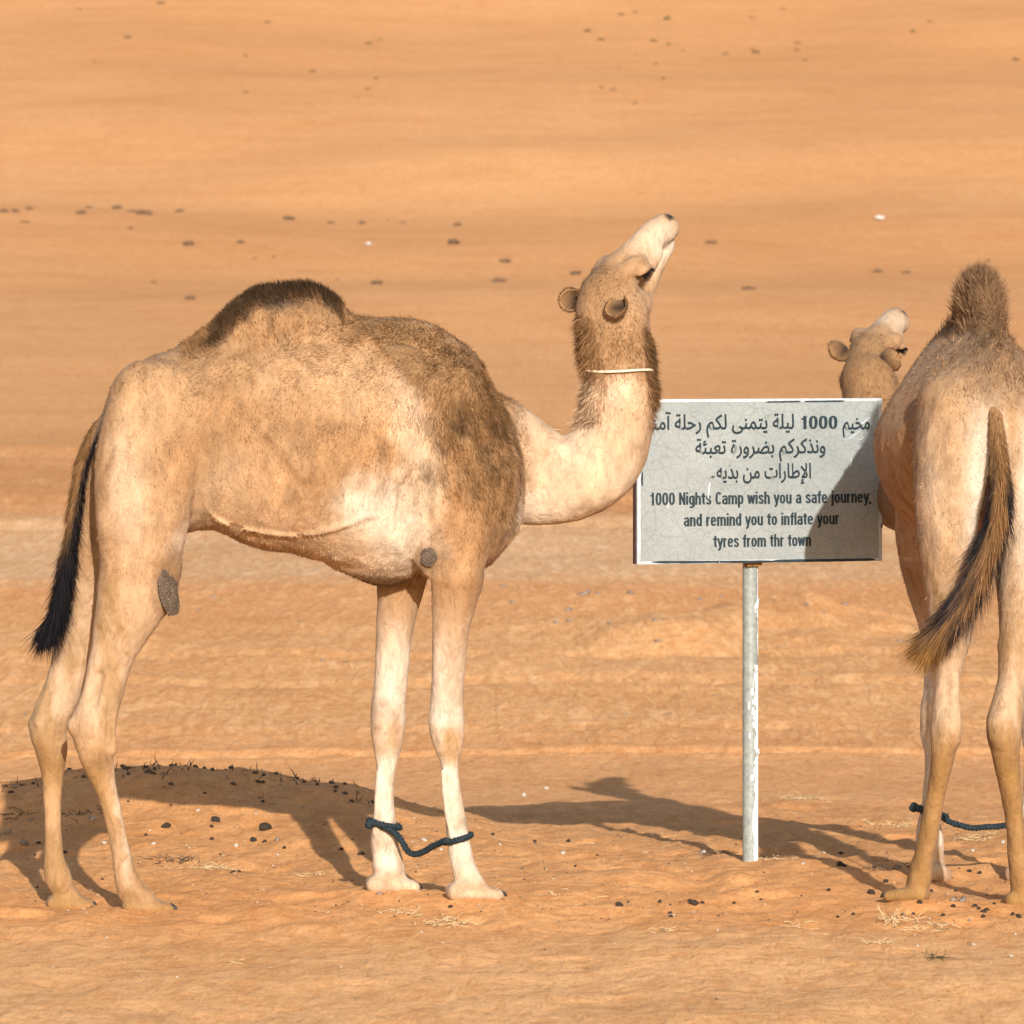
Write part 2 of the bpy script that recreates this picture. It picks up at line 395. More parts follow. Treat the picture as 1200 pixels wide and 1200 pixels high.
# ------------------------------------------------------------------ volumes for the animals' bodies
class Field:
    def __init__(s, lo, hi, h):
        s.lo = np.array(lo, np.float32); s.h = h
        s.n = np.ceil((np.array(hi) - s.lo) / h).astype(int) + 1
        s.ax = [(s.lo[i] + h * np.arange(s.n[i])).astype(np.float32) for i in range(3)]
        s.D = np.full(s.n, 0.08, np.float32)
    def sub(s, lo, hi):
        sl = []
        for i in range(3):
            a = max(0, int((lo[i] - s.lo[i]) / s.h)); b = min(s.n[i], int((hi[i] - s.lo[i]) / s.h) + 2)
            if b <= a: return None, None
            sl.append(slice(a, b))
        return tuple(sl), np.ix_(s.ax[0][sl[0]], s.ax[1][sl[1]], s.ax[2][sl[2]])
    def blend(s, sl, d, k):
        A = s.D[sl]
        if k <= 0: s.D[sl] = np.minimum(A, d); return
        h = np.clip(0.5 + 0.5 * (A - d) / k, 0, 1)
        s.D[sl] = A + (d - A) * h - k * h * (1 - h)
    def carve(s, sl, d, k):
        A = s.D[sl]; d = -d
        h = np.clip(0.5 - 0.5 * (A - d) / k, 0, 1)
        s.D[sl] = A + (d - A) * h + k * h * (1 - h)
    def cones(s, pts, k, lat=1.0, axis=1, n=4, cut=False, M=None):
        """pts rows: (a, b, c, r[, lat]) smoothed into one limb; lat squashes the limb along an axis"""
        p = np.asarray(pts, float)
        if p.shape[1] == 4: p = np.c_[p, np.full(len(p), lat)]
        if n > 1 and len(p) > 2: p = catmull(p, n)
        R = p[:, 3].max() * max(1, p[:, 4].max()) + k + 0.03
        lo = p[:, :3].min(0) - R; hi = p[:, :3].max(0) + R
        sl, g = s.sub(lo, hi)
        if sl is None: return
        tmp = np.full([a.stop - a.start for a in sl], 0.2, np.float32)
        for i in range(len(p) - 1):
            a, b = p[i], p[i + 1]
            rr = max(a[3], b[3]) * max(1, a[4], b[4]) + k + 0.03
            l2 = np.minimum(a[:3], b[:3]) - rr; h2 = np.maximum(a[:3], b[:3]) + rr
            s2, g2 = s.sub(l2, h2)
            if s2 is None: continue
            loc = tuple(slice(s2[j].start - sl[j].start, s2[j].stop - sl[j].start) for j in range(3))
            sc = [1.0, 1.0, 1.0]; sc[axis] = 1 / ((a[4] + b[4]) / 2)
            q = [(g2[j] - np.float32(a[j])) * np.float32(sc[j]) for j in range(3)]
            d = [np.float32((b[j] - a[j]) * sc[j]) for j in range(3)]
            dd = d[0] ** 2 + d[1] ** 2 + d[2] ** 2 + 1e-9
            t = np.clip((q[0] * d[0] + q[1] * d[1] + q[2] * d[2]) / dd, 0, 1)
            dist = np.sqrt((q[0] - t * d[0]) ** 2 + (q[1] - t * d[1]) ** 2 + (q[2] - t * d[2]) ** 2) - (a[3] + (b[3] - a[3]) * t)
            v = tmp[loc]; np.minimum(v, dist, out=v)
        (s.carve if cut else s.blend)(sl, tmp, k)
    def loft(s, st, k, p=2.2, low=0.0):
        """stations rows: (along, top, bottom, half width, centre across)"""
        st = np.asarray(st, float)
        x = s.ax[0]; a = max(0, np.searchsorted(x, st[0, 0])); b = np.searchsorted(x, st[-1, 0])
        xs = x
        f = catmull(st, 12); o = np.argsort(f[:, 0]); f = f[o]
        top, bot, hw, cy = [np.interp(xs, f[:, 0], f[:, i]) for i in (1, 2, 3, 4)]
        zc = (top + bot) / 2; hz = np.maximum((top - bot) / 2, 0.01); hw = np.maximum(hw, 0.01)
        sl, g = s.sub((x[a], -1, bot.min() - .15), (x[b - 1] - s.h * 1.5, 1, top.max() + .15))
        m = sl[0].stop - sl[0].start; q = sl[0].start
        zc, hz, hw, cy = [v[q:q + m].reshape(-1, 1, 1).astype(np.float32) for v in (zc, hz, hw, cy)]
        Z = (g[2] - zc) / hz
        W = hw * (1 - low * Z)                                       # fuller low down than up on the back
        dy = np.abs(g[1] - cy) / W
        r = (np.abs(Z) ** p + dy ** p) ** (1 / p)
        s.blend(sl, (r - 1) * np.minimum(hz, hw) * 0.9, k)
    def displace(s, fn): s.D += fn(*np.ix_(*s.ax))
    def mesh(s):
        import openvdb
        g = openvdb.FloatGrid(background=0.08)
        g.copyFromArray(s.D)
        pts, tris, quads = g.convertToPolygons(isovalue=0.0, adaptivity=0.0)
        v = pts * s.h + s.lo
        q = np.asarray(quads); t = np.asarray(tris)
        a, c = v[q[:, 2]] - v[q[:, 0]], v[q[:, 3]] - v[q[:, 1]]
        if (np.cross(a, c) * v[q[:, 0]]).sum() < 0: q = q[:, ::-1]; t = t[:, ::-1]      # outward faces
        return v, q, t

# ------------------------------------------------------------------ fur made of real strands
def vert_normals(v, q, t):
    N = np.zeros_like(v)
    for f in (q, t):
        if len(f) == 0: continue
        a = v[f[:, 2]] - v[f[:, 0]]; b = v[f[:, -1]] - v[f[:, 1]] if f.shape[1] == 4 else v[f[:, 2]] - v[f[:, 1]]
        fn = np.cross(a, b) if f.shape[1] == 4 else np.cross(v[f[:, 1]] - v[f[:, 0]], a)
        for k in range(f.shape[1]): np.add.at(N, f[:, k], fn)
    return N / (np.linalg.norm(N, axis=1)[:, None] + 1e-12)

def strands(name, root, nrm, direc, length, width, col, parent, droop=0.3, curl=0.15, tip=1.0, seg=2, nj=.16, tuft=None):
    """thin tapering ribbons; root, nrm, direc (n,3); length, width (n,)"""
    n = len(root); seg = int(seg)
    side = np.cross(direc, nrm + 0.35 * RNG.normal(size=(n, 3)))
    side /= np.linalg.norm(side, axis=1)[:, None] + 1e-9
    kink = RNG.normal(size=(n, 3)) * curl
    V = []; NN = []; CC = []
    nrm = nrm + direc * .10 + RNG.normal(size=(n, 3)) * nj
    if tuft is not None: nrm = nrm + tuft
    nrm = nrm / (np.linalg.norm(nrm, axis=1)[:, None] + 1e-9)
    pos = root.copy(); d = direc.copy()
    rows = []
    for i in range(seg + 1):
        t = i / seg
        w = width * (1 - t) ** 0.7 if i < seg else width * 0
        if i < seg:
            V.append(pos - side * w[:, None] / 2); V.append(pos + side * w[:, None] / 2); rows.append(2)
        else:
            V.append(pos.copy()); rows.append(1)
        d = d + kink * (1 if i % 2 == 0 else -0.6) + np.array([0, 0, -droop]) / seg
        d /= np.linalg.norm(d, axis=1)[:, None] + 1e-9
        pos = pos + d * (length / seg)[:, None]
        cc = col * (1 + (tip - 1) * t)
        for _ in range(rows[-1]): CC.append(cc); NN.append(nrm)
    m = len(V)
    A = np.stack(V, 1).reshape(-1, 3); C = np.clip(np.stack(CC, 1).reshape(-1, 3), 0, 1); NN = np.stack(NN, 1).reshape(-1, 3)
    base = (np.arange(n) * m)[:, None]
    Q = [base + np.array([[2 * i, 2 * i + 1, 2 * i + 3, 2 * i + 2]]) for i in range(seg - 1)]
    Q = np.concatenate(Q, 0) if Q else np.zeros((0, 4), int)
    T = base + np.array([[2 * seg - 2, 2 * seg - 1, 2 * seg]])
    o = np_mesh(name, A, Q, T, M_FUR, parent, C, None, smooth=False)
    return o

def scatter(v, q, t, n, dens=None):
    """points spread over a surface by area times a density"""
    F = np.concatenate([q[:, [0, 1, 2]], q[:, [0, 2, 3]], t], 0) if len(t) else np.concatenate([q[:, [0, 1, 2]], q[:, [0, 2, 3]]], 0)
    a, b, c = v[F[:, 0]], v[F[:, 1]], v[F[:, 2]]
    ar = np.linalg.norm(np.cross(b - a, c - a), axis=1)
    if dens is not None: ar = ar * dens[F].mean(1)
    cum = np.cumsum(ar); i = np.searchsorted(cum, RNG.random(n) * cum[-1]); i = np.minimum(i, len(F) - 1)
    r1 = np.sqrt(RNG.random(n)); r2 = RNG.random(n)
    w = np.stack([1 - r1, r1 * (1 - r2), r1 * r2], 1)
    return F[i], w
# ------------------------------------------------------------------ camels
TH1 = math.radians(10.0); Y1 = 17.55; X1 = (300 - 600) / FPX * Y1
def L1(px, py, t, r, *more):
    g = (px - 600) / FPX; c, s_ = math.cos(TH1), math.sin(TH1)
    s = (g * (Y1 + t * c) - X1 + t * s_) / (c - g * s_)
    y = Y1 + s * s_ + t * c
    return (s, t, CAM_H - (py - HOR) / FPX * y, r * y / FPX) + tuple(more)
def UV1(v):
    """side-view chart of the coat, both flanks alike"""
    s, t, z = v[:, 0], -np.abs(v[:, 1]), v[:, 2]
    c, s_ = math.cos(TH1), math.sin(TH1)
    x = X1 + s * c - t * s_; y = Y1 + s * s_ + t * c
    return 600 + FPX * x / y, HOR + FPX * (CAM_H - z) / y
TH2 = math.radians(93.0); X2, Y2 = 1.602, 18.0
def L2(px, py, s, r, *more):
    g = (px - 600) / FPX; c, s_ = math.cos(TH2), math.sin(TH2)
    t = (g * (Y2 + s * s_) - X2 - s * c) / (-s_ - g * c)
    y = Y2 + s * s_ + t * c
    return (s, t, CAM_H - (py - HOR) / FPX * y, r * y / FPX) + tuple(more)
def to_local(p, org, th):
    d = np.asarray(p, float) - np.array([org[0], org[1], 0])
    c, s_ = math.cos(th), math.sin(th)
    return np.array([d[0] * c + d[1] * s_, -d[0] * s_ + d[1] * c, d[2]])
def W1(px, py, Y, r, *m): return tuple(to_local(P(px, py, Y), (X1, Y1), TH1)) + (r * Y / FPX,) + m
def W2(px, py, Y, r, *m): return tuple(to_local(P(px, py, Y), (X2, Y2), TH2)) + (r * Y / FPX,) + m
def frame(A, L, th):
    """head axes (muzzle, left, crown) turned into the animal's own frame"""
    A = np.array(A, float); A /= np.linalg.norm(A); L = np.array(L, float); L -= A * A.dot(L); L /= np.linalg.norm(L)
    N = np.cross(A, L); c, s_ = math.cos(th), math.sin(th); R = np.array([[c, s_, 0], [-s_, c, 0], [0, 0, 1]])
    return np.stack([R @ A, R @ L, R @ N])

TAN = np.array([.270, .148, .066]); BROWN = np.array([.208, .116, .052]); DARK = np.array([.060, .036, .021])
PALE = np.array([.350, .216, .117]); CREAM = np.array([.455, .325, .215]); WHITE = np.array([.495, .408, .315])
OCHRE = np.array([.270, .145, .043]); UMBER = np.array([.165, .085, .030]); GREY = np.array([.250, .190, .125]); BLACK = np.array([.012, .011, .013])

def ridge_noise(u, v, sc): return 1 - np.abs(fbm(u / sc, v / sc, 3, 3, 55))

# (cx, cy, rx, ry, turn in degrees, colour, strength, softness)
BODY_BLOBS = [
    (640, 560, 70, 90, 0, CREAM, 1.0, .25), (625, 600, 60, 25, 0, WHITE, .7, .6), (700, 520, 70, 90, 0, CREAM, 1.0, .3),
    (625, 525, 28, 40, 10, PALE, .5, .7),
    (737, 505, 25, 40, 20, PALE, .7, .7), (765, 520, 10, 60, 12, TAN, .6, .7), (720, 600, 50, 8, -25, TAN, .5, .8),
    (330, 470, 150, 110, 10, TAN, .6, .5), (210, 425, 80, 26, -25, BROWN, .55, .6), (300, 410, 90, 22, -35, BROWN, .40, .7),
    (180, 470, 60, 50, 0, PALE, .5, .6), (160, 590, 42, 110, 5, PALE, .9, .4), (150, 570, 22, 60, 0, CREAM, .6, .7),
    (205, 545, 40, 30, 30, TAN, .5, .6), (250, 590, 34, 55, 25, GREY, .40, .6), (290, 590, 60, 50, 20, PALE, .55, .6),
    (345, 555, 60, 22, 50, PALE, .5, .7), (230, 640, 30, 20, 0, WHITE, .5, .7),
    (370, 425, 85, 55, 15, PALE, .55, .6), (440, 450, 60, 55, 30, PALE, .7, .6), (495, 500, 30, 60, -25, CREAM, .75, .6),
    (400, 540, 60, 45, 20, TAN, .75, .6), (420, 575, 40, 18, 0, BROWN, .20, .8),
    (455, 618, 60, 56, -12, WHITE, 1.0, .6), (395, 640, 60, 24, 10, CREAM, .9, .6), (300, 628, 60, 18, 10, PALE, .7, .7), (500, 580, 22, 60, -5, CREAM, .8, .6),
    (497, 560, 8, 42, -4, GREY, .5, .8), (350, 622, 70, 22, 5, PALE, .8, .6),
    (556, 512, 50, 92, -22, BROWN, .95, .38), (500, 425, 58, 38, 38, BROWN, .95, .3), (448, 388, 60, 16, 5, BROWN, .9, .5),
    (584, 585, 27, 55, 8, BROWN, .95, .3), (560, 600, 30, 40, 0, BROWN, .6, .6), (535, 470, 40, 50, -30, BROWN * .72, .45, .8), (590, 540, 12, 60, -8, BROWN * .75, .5, .7), (535, 610, 32, 34, 0, TAN, .8, .5),
    (325, 372, 100, 26, -8, BROWN, .55, .8), (330, 348, 85, 16, -10, DARK, 1.0, .6), (262, 385, 44, 14, -42, DARK, .95, .5), (388, 350, 16, 16, 40, DARK, .9, .4), (350, 334, 60, 16, 0, DARK, 1.0, .3),
    (430, 678, 40, 10, 10, UMBER, .6, .6),
]
def lay(C, u, v, blobs):
    for cx, cy, rx, ry, ang, col, st, soft in blobs:
        a = math.radians(ang); du, dv = u - cx, v - cy
        p = (du * math.cos(a) + dv * math.sin(a)) / rx; q = (-du * math.sin(a) + dv * math.cos(a)) / ry
        w = (1 - sstep(1 - soft, 1 + soft, np.sqrt(p * p + q * q))) * st
        C += (col - C) * w[:, None]
    return C

def coat(v, kind, H, O, origin):
    """colour of the coat at points of the body"""
    n = len(v); u_, v_ = UV1(v)
    wx = fbm(v[:, 0] * 11, v[:, 1] * 11, v[:, 2] * 11, 5, 61, .65) * 1.5; wy = fbm(v[:, 0] * 11 + 7, v[:, 1] * 11, v[:, 2] * 11, 5, 62, .65) * 1.5
    wf = fbm(v[:, 0] * 45, v[:, 1] * 45, v[:, 2] * 30, 3, 63)
    u = u_ + 13 * wx + 5 * wf; w = v_ + 13 * wy + 5 * wf
    C = np.tile((TAN * .8 + PALE * .2), (n, 1))
    C = lay(C, u, w, [q for q in BODY_BLOBS if kind == 1 or not (q[5].sum() < .30)])
    # woolly mottling of the back and shoulder
    sh = np.exp(-(((u_ - 545) / 60) ** 2 + ((v_ - 500) / 100) ** 2))
    m1 = fbm(v[:, 0] * 26, v[:, 1] * 26, v[:, 2] * 14, 4, 71)
    m2 = fbm(v[:, 0] * 8, v[:, 1] * 8, v[:, 2] * 6, 4, 72)
    C *= (1 + (0.30 * sh + 0.20)[:, None] * m1[:, None] * 1.8 + .20 * m2[:, None] * np.array([.7, 1.0, 1.4]))
    # legs, by height and by part of the body
    z = v[:, 2]
    hind = (v[:, 0] < 0.02) & (v_ > 655)
    fore = (v[:, 0] >= 0.02) & (v_ > 655)
    k = sstep(655, 690, v_ + 8 * wx)
    back = -v[:, 0]
    zz = z + 0.03 * wx
    st = [(0, OCHRE * .5 + TAN * .5), (.06, TAN * .6 + PALE * .4), (.18, PALE), (.34, OCHRE * .40 + PALE * .75), (.44, UMBER * .25 + OCHRE * .6 + PALE * .15), (.52, OCHRE * .3 + PALE * .75), (.62, PALE * .5 + CREAM * .5), (.80, PALE * .6 + CREAM * .4), (1.1, PALE), (1.2, TAN)]
    hc = np.stack([np.interp(zz, [a for a, b in st], [b[i] for a, b in st]) for i in range(3)], -1)
    st = [(0, TAN * .5 + CREAM * .5), (.05, CREAM), (.12, WHITE), (.45, WHITE), (.50, PALE * .7 + WHITE * .3), (.56, CREAM), (.62, WHITE), (.78, WHITE * .7 + CREAM * .3), (.92, TAN * .5 + CREAM * .5), (1.05, TAN)]
    fc = np.stack([np.interp(zz, [a for a, b in st], [b[i] for a, b in st]) for i in range(3)], -1)
    if kind == 2:
        g = sstep(0.62, 0.45, zz)[:, None]
        hc = hc * (1 - .75 * g) + (OCHRE * .9) * .75 * g
        inner = sstep(.10, .02, np.abs(np.abs(v[:, 1]) - .02))[:, None]
    stain = np.maximum(fbm(v[:, 0] * 14, v[:, 1] * 14, v[:, 2] * 7, 4, 81), 0)[:, None]
    hc = hc + (OCHRE * .8 - hc) * np.clip(stain * 2.0, 0, .6)
    fc = fc + (TAN - fc) * np.clip(stain * 1.6, 0, .45)
    C = np.where(hind[:, None], C + (hc - C) * k[:, None], C)
    C = np.where(fore[:, None], C + (fc - C) * sstep(668, 700, v_ + 10 * wx)[:, None], C)
    if kind == 2:
        # seen from behind: white inner thighs, tan hips
        bt = (sstep(-.30, -.42, v[:, 0]))[:, None]
        tt = np.abs(v[:, 1] + .02) + .02 * wx
        wt = (np.exp(-((tt - .085) / .055) ** 2) * np.exp(-((z - 1.33) / .26) ** 2))[:, None] * bt
        C = C + (WHITE * 1.0 - C) * np.clip(wt * 1.8, 0, 1)
        sd = sstep(-.35, -.15, v[:, 0])[:, None] * (z > 1.1)[:, None]
        C = C + (TAN * 1.18 * (1 + .22 * m1[:, None]) - C) * .95 * sd * sstep(.10, .22, np.abs(v[:, 1]))[:, None]
        C = C + (PALE * .95 - C) * (sstep(1.66, 1.78, z) * sstep(.04, .075, np.abs(v[:, 1])) * (np.abs(v[:, 0]) < .5))[:, None] * .7
        sp = (sstep(.095, .050, np.abs(v[:, 1] + .0) * (1 - .25 * sstep(1.95, 1.75, z)) + .014 * wx) * sstep(1.60, 1.74, z) * (np.abs(v[:, 0]) < .6))[:, None]
        C = C + (np.array([.235, .148, .084]) - C) * sp * .95
    if kind == 1:
        C = lay(C, u, w, [(122, 893, 17, 11, 20, UMBER, .75, .6), (128, 905, 8, 22, 0, PALE, .5, .8), (60, 895, 16, 12, 10, UMBER, .45, .7), (140, 960, 5, 60, -8, WHITE, .5, .8), (92, 850, 12, 12, 0, TAN, .5, .7), (45, 850, 9, 14, 0, GREY * .7, .6, .7), (43, 825, 6, 26, 15, GREY * .7, .6, .7),
                               (533, 872, 12, 20, 0, OCHRE, .55, .7), (450, 842, 14, 15, 0, TAN * .8, .5, .7), (470, 862, 7, 20, 0, TAN, .5, .7), (528, 838, 14, 12, 0, WHITE, .5, .7), (447, 900, 8, 30, 0, PALE, .5, .7), (445, 965, 9, 14, 0, GREY, .7, .6), (540, 965, 10, 7, 0, GREY * .9, .6, .6), (452, 990, 10, 12, 0, TAN, .5, .8),
                               (480, 700, 12, 30, 0, TAN, .5, .8), (199, 693, 17, 40, 5, BROWN * .8, .85, .5), (502, 654, 15, 17, 0, BROWN * .8, .85, .5), (447, 676, 34, 7, 8, BROWN * .7, .8, .6), (560, 690, 14, 40, 10, TAN * .85, .6, .7), (558, 1040, 30, 8, 0, TAN, .5, .7), (460, 1035, 30, 8, 0, TAN, .5, .7)])
    else:
        C = C + (UMBER - C) * (.7 * np.exp(-((z - .47 - .02 * wx) / .035) ** 2) * (v[:, 0] < 0) * np.clip(.6 + wf, 0, 1))[:, None]
    # head and upper neck
    q = (v - O) @ H.T                                                # muzzle, left, crown
    a, l, c_ = q[:, 0], q[:, 1], q[:, 2]
    hd = sstep(.30, .20, np.sqrt((np.maximum(np.abs(a - .17) - .17, 0)) ** 2 + l ** 2 + (c_ + .03) ** 2)) * (v[:, 2] > 1.6)
    hc = np.tile(TAN * .45 + PALE * .55, (n, 1))
    al = np.abs(l)
    def hb(ca, cl, cc, ra, rl, rc, col, s_, so=.5):
        w = (1 - sstep(1 - so, 1 + so, np.sqrt(((a + .012 * wx - ca) / ra) ** 2 + ((al + .01 * wy - cl) / rl) ** 2 + ((c_ + .008 * wf - cc) / rc) ** 2))) * s_
        hc[:] = hc + (col - hc) * w[:, None]
    hb(.29, 0, 0, .10, .09, .11, CREAM, .95); hb(.32, .03, -.01, .07, .04, .06, WHITE, .6)
    hb(.02, .0, .05, .09, .12, .07, TAN * .75 if kind == 1 else BROWN, .8); hb(.09, .07, -.05, .08, .06, .05, PALE, .6)
    hb(.12, .02, -.15, .2, .08, .035, CREAM, .8)
    hb(.408, .026, .032, .022, .015, .020, np.array([.03, .02, .016]), .98, .5); hb(.44, 0, 0, .030, .05, .035, np.array([.30, .22, .15]), .8)
    hb(.350, .05, -.038, .06, .035, .008, np.array([.10, .06, .035]), .95, .6)
    hb(.175, .075, -.012, .030, .025, .016, np.array([.10, .065, .04]), .9, .6); hb(.20, .065, -.035, .035, .03, .02, np.array([.33, .22, .13]), .7, .7)
    hb(.36, 0, -.07, .05, .05, .03, WHITE, .9)
    C = C + (hc - C) * hd[:, None]
    # long hair of the nape and throat
    if kind == 1:
        nb = [(683, 415, 17, 55, -5, BROWN, .85, .6), (671, 400, 8, 50, -3, UMBER, .8, .6), (700, 400, 30, 30, 0, TAN * .85, .6, .7), (684, 458, 9, 34, -4, UMBER, .9, .5),
              (682, 490, 9, 20, 20, TAN, .8, .6), (777, 440, 9, 38, 4, BROWN * .8, .9, .5), (770, 402, 7, 26, 0, BROWN * .7, .8, .6)]
        C = lay(C, u_ + 5 * wx, v_ + 7 * wy, nb)
    else:
        nk = sstep(.25, .45, v[:, 0])[:, None] * (q[:, 0] < -.02)[:, None] * (v[:, 0] > 1.1)[:, None]
        C = C + (TAN * .8 - C) * nk
    C *= (1 + .10 * wf + .06 * wx)[:, None]
    return np.clip(C, 0.004, 0.9)

def add_head(f, H, O, k=.02, sc=1.0):
    def T(rows): return [tuple(O + sc * (r[0] * H[0] + r[1] * H[1] + r[2] * H[2])) + (r[3] * sc,) for r in rows]
    f.cones(T([(-.03, 0, -.02, .062), (.05, 0, .004, .072), (.12, 0, .008, .072), (.18, 0, .008, .064), (.25, 0, .012, .054), (.33, 0, .014, .050), (.385, 0, .008, .045)]), .03)
    f.cones(T([(-.02, 0, -.085, .058), (.045, 0, -.118, .060), (.12, 0, -.116, .050), (.20, 0, -.100, .038), (.28, 0, -.076, .030), (.345, 0, -.056, .026)]), .02)
    for s in (-1, 1):
        f.cones(T([(.02, .040 * s, -.09, .054), (.10, .046 * s, -.100, .050)]), .025, n=1)
        f.cones(T([(.10, .052 * s, .036, .030), (.150, .066 * s, .030, .031), (.195, .060 * s, .016, .020)]), .014)      # brow over the eye
        f.cones(T([(.20, .050 * s, -.030, .022), (.28, .036 * s, -.022, .020)]), .02, n=1)
        f.cones(T([(.375, .016 * s, -.004, .036), (.40, .014 * s, -.012, .030)]), .012, n=1)                              # split upper lip
        f.cones(T([(.165, .090 * s, -.010, .017)] * 2), .012, n=1, cut=True)                                            # eye socket
        f.cones(T([(.140, .092 * s, .010, .009), (.168, .096 * s, .006, .010), (.192, .086 * s, -.002, .008)]), .006)     # upper lid
        f.cones(T([(.430, .014 * s, .034, .008), (.412, .030 * s, .040, .011), (.392, .044 * s, .026, .008)]), .005, cut=True)  # nostril
        f.cones(T([(.425, .02 * s, -.038, .003), (.38, .042 * s, -.040, .004), (.32, .048 * s, -.040, .003)]), .006, cut=True)  # mouth
    f.cones(T([(.345, 0, -.056, .026), (.370, 0, -.052, .021)]), .012, n=1)

def foot(f, heel, toe, r, front, k=.02, spread=.026, ankle=None):
    """a broad two-toed pad; heel, toe are points at the level of the sole"""
    heel = np.array(heel); toe = np.array(toe); d = toe - heel; d[2] = 0; L = np.linalg.norm(d); d /= L; w = np.array([-d[1], d[0], 0])
    for s in (-1, 1):
        a = heel + d * r * .7 + w * s * spread * .6; b = toe - d * r * .8 + w * s * spread
        z = heel[2]
        f.cones([(*(a + [0, 0, r * .60]), r * .78), (*((a + b) / 2 + [0, 0, r * .50]), r * .72), (*(b + [0, 0, r * .34]), r * .52)], k * .6, n=2)
    if ankle is not None:
        an = np.array(ankle[:3]); mid = heel * .42 + toe * .58
        f.cones([(*an, ankle[3]), (*(an * .5 + mid * .5 + [0, 0, r * .35]), r * .86), (*(toe - d * r * 1.6 + [0, 0, r * .5]), r * .5)], k, n=3)
    m1 = heel * .35 + toe * .65
    f.cones([(*(m1 + [0, 0, r * 1.35]), .004), (*(m1 * .4 + toe * .6 + [0, 0, r * 1.0]), .006), (*(toe + [0, 0, r * .5]), .007)], .010, n=2, cut=True)      # cleft between the toes
    return d, w

def nails(root, toe, d, w, spread=.026, z=.012):
    for s in (-1, 1):
        V, F = tube([toe + w * s * spread + d * a_ + [0, 0, h_] for a_, h_ in ((-.036, .014), (-.028, .018), (-.016, .0185), (-.006, .014), (.001, .006))], [.003, .0085, .0100, .0080, .0025], 10, .85)
        link_mesh('toe_nail', V, F, M_NAIL, root)

def make_ear(root, base, d, open_dir, L=.085, Wd=.034, colr=None):
    d = d / np.linalg.norm(d); o = open_dir - d * d.dot(open_dir); o /= np.linalg.norm(o); s = np.cross(d, o)
    nu, nv = 12, 12; V = []; C = []
    for i in range(nu + 1):
        u = i / nu
        w = Wd * (.35 + .80 * math.sin(math.pi * min(1, .10 + u * .72)) ** 1.0) * math.sqrt(max(0, 1 - max(0, (u - .55) / .45) ** 2.4))
        for j in range(nv + 1):
            a = (j / nv - .5) * 2
            th_ = a * (1.75 - .45 * u)
            V.append(base + d * (u * L - .012) + s * (math.sin(th_) * w * .95) + o * ((1 - math.cos(th_)) * w * .85 - w * .55 - .012 * (1 - u)))
            C.append(TAN * (1.12 - 1.04 * (1 - abs(a) ** 3) ** 1.2 * max(0, 1 - abs(u - .35) * 1.2)))
    F = [(i * (nv + 1) + j, i * (nv + 1) + j + 1, (i + 1) * (nv + 1) + j + 1, (i + 1) * (nv + 1) + j) for i in range(nu) for j in range(nv)]
    e = link_mesh('ear', V, F, M_COAT, root, col=np.array(C))
    m = e.modifiers.new('thick', 'SOLIDIFY'); m.thickness = .006; m.offset = 0
    # hair along the rim and inside
    V = np.array(V); G = V.reshape(nu + 1, nv + 1, 3)
    n = 900
    a = RNG.random(n) * nu; b = np.where(RNG.random(n) < .6, (RNG.random(n) < .5) * nv + 0.0, RNG.random(n) * nv)
    i0 = np.minimum(a.astype(int), nu - 1); j0 = np.minimum(b.astype(int), nv)
    p = G[i0, j0] * (1 - (a - i0))[:, None] + G[i0 + 1, j0] * (a - i0)[:, None]
    out = p - (base + d * (a / nu * L)[:, None]); out /= np.linalg.norm(out, axis=1)[:, None] + 1e-6
    dr = d * .8 + out * .4 + RNG.normal(size=(n, 3)) * .3; dr /= np.linalg.norm(dr, axis=1)[:, None]
    cl = (TAN * .75)[None] * (0.5 + .9 * RNG.random((n, 1)))
    strands('ear_hair', p, out * .3 + o[None] * .9, dr, (.006 + .008 * RNG.random(n)), np.full(n, .0022), cl, e, .05, .25, .8)
    return e

def make_eye(root, c, side, H):
    out = H[1] * side * .86 + H[0] * .35 + H[2] * -.25; out /= np.linalg.norm(out)
    bm = []; V = []; F = []
    nu, nv = 10, 14; r = .0150
    for i in range(nu + 1):
        for j in range(nv):
            a = math.pi * i / nu; b = 2 * math.pi * j / nv
            V.append(c + r * np.array([math.sin(a) * math.cos(b), math.sin(a) * math.sin(b), math.cos(a)]))
    for i in range(nu):
        for j in range(nv):
            F.append((i * nv + j, i * nv + (j + 1) % nv, (i + 1) * nv + (j + 1) % nv, (i + 1) * nv + j))
    e = link_mesh('eye', V, F, M_EYE, root)
    n = 160; t = RNG.random(n) * 2 - 1
    p = c + out * .012 + H[0] * (t * .020)[:, None] + H[2] * (.010 - .008 * t ** 2)[:, None]
    d = out * .7 + H[2] * -.45 + H[0] * (t * .5)[:, None] + RNG.normal(size=(n, 3)) * .15; d /= np.linalg.norm(d, axis=1)[:, None]
    strands('eyelash', p, np.tile(out, (n, 1)), d, .018 + .014 * RNG.random(n), np.full(n, .0022), np.tile(BLACK * 1.5, (n, 1)), e, .1, .1)
    return e

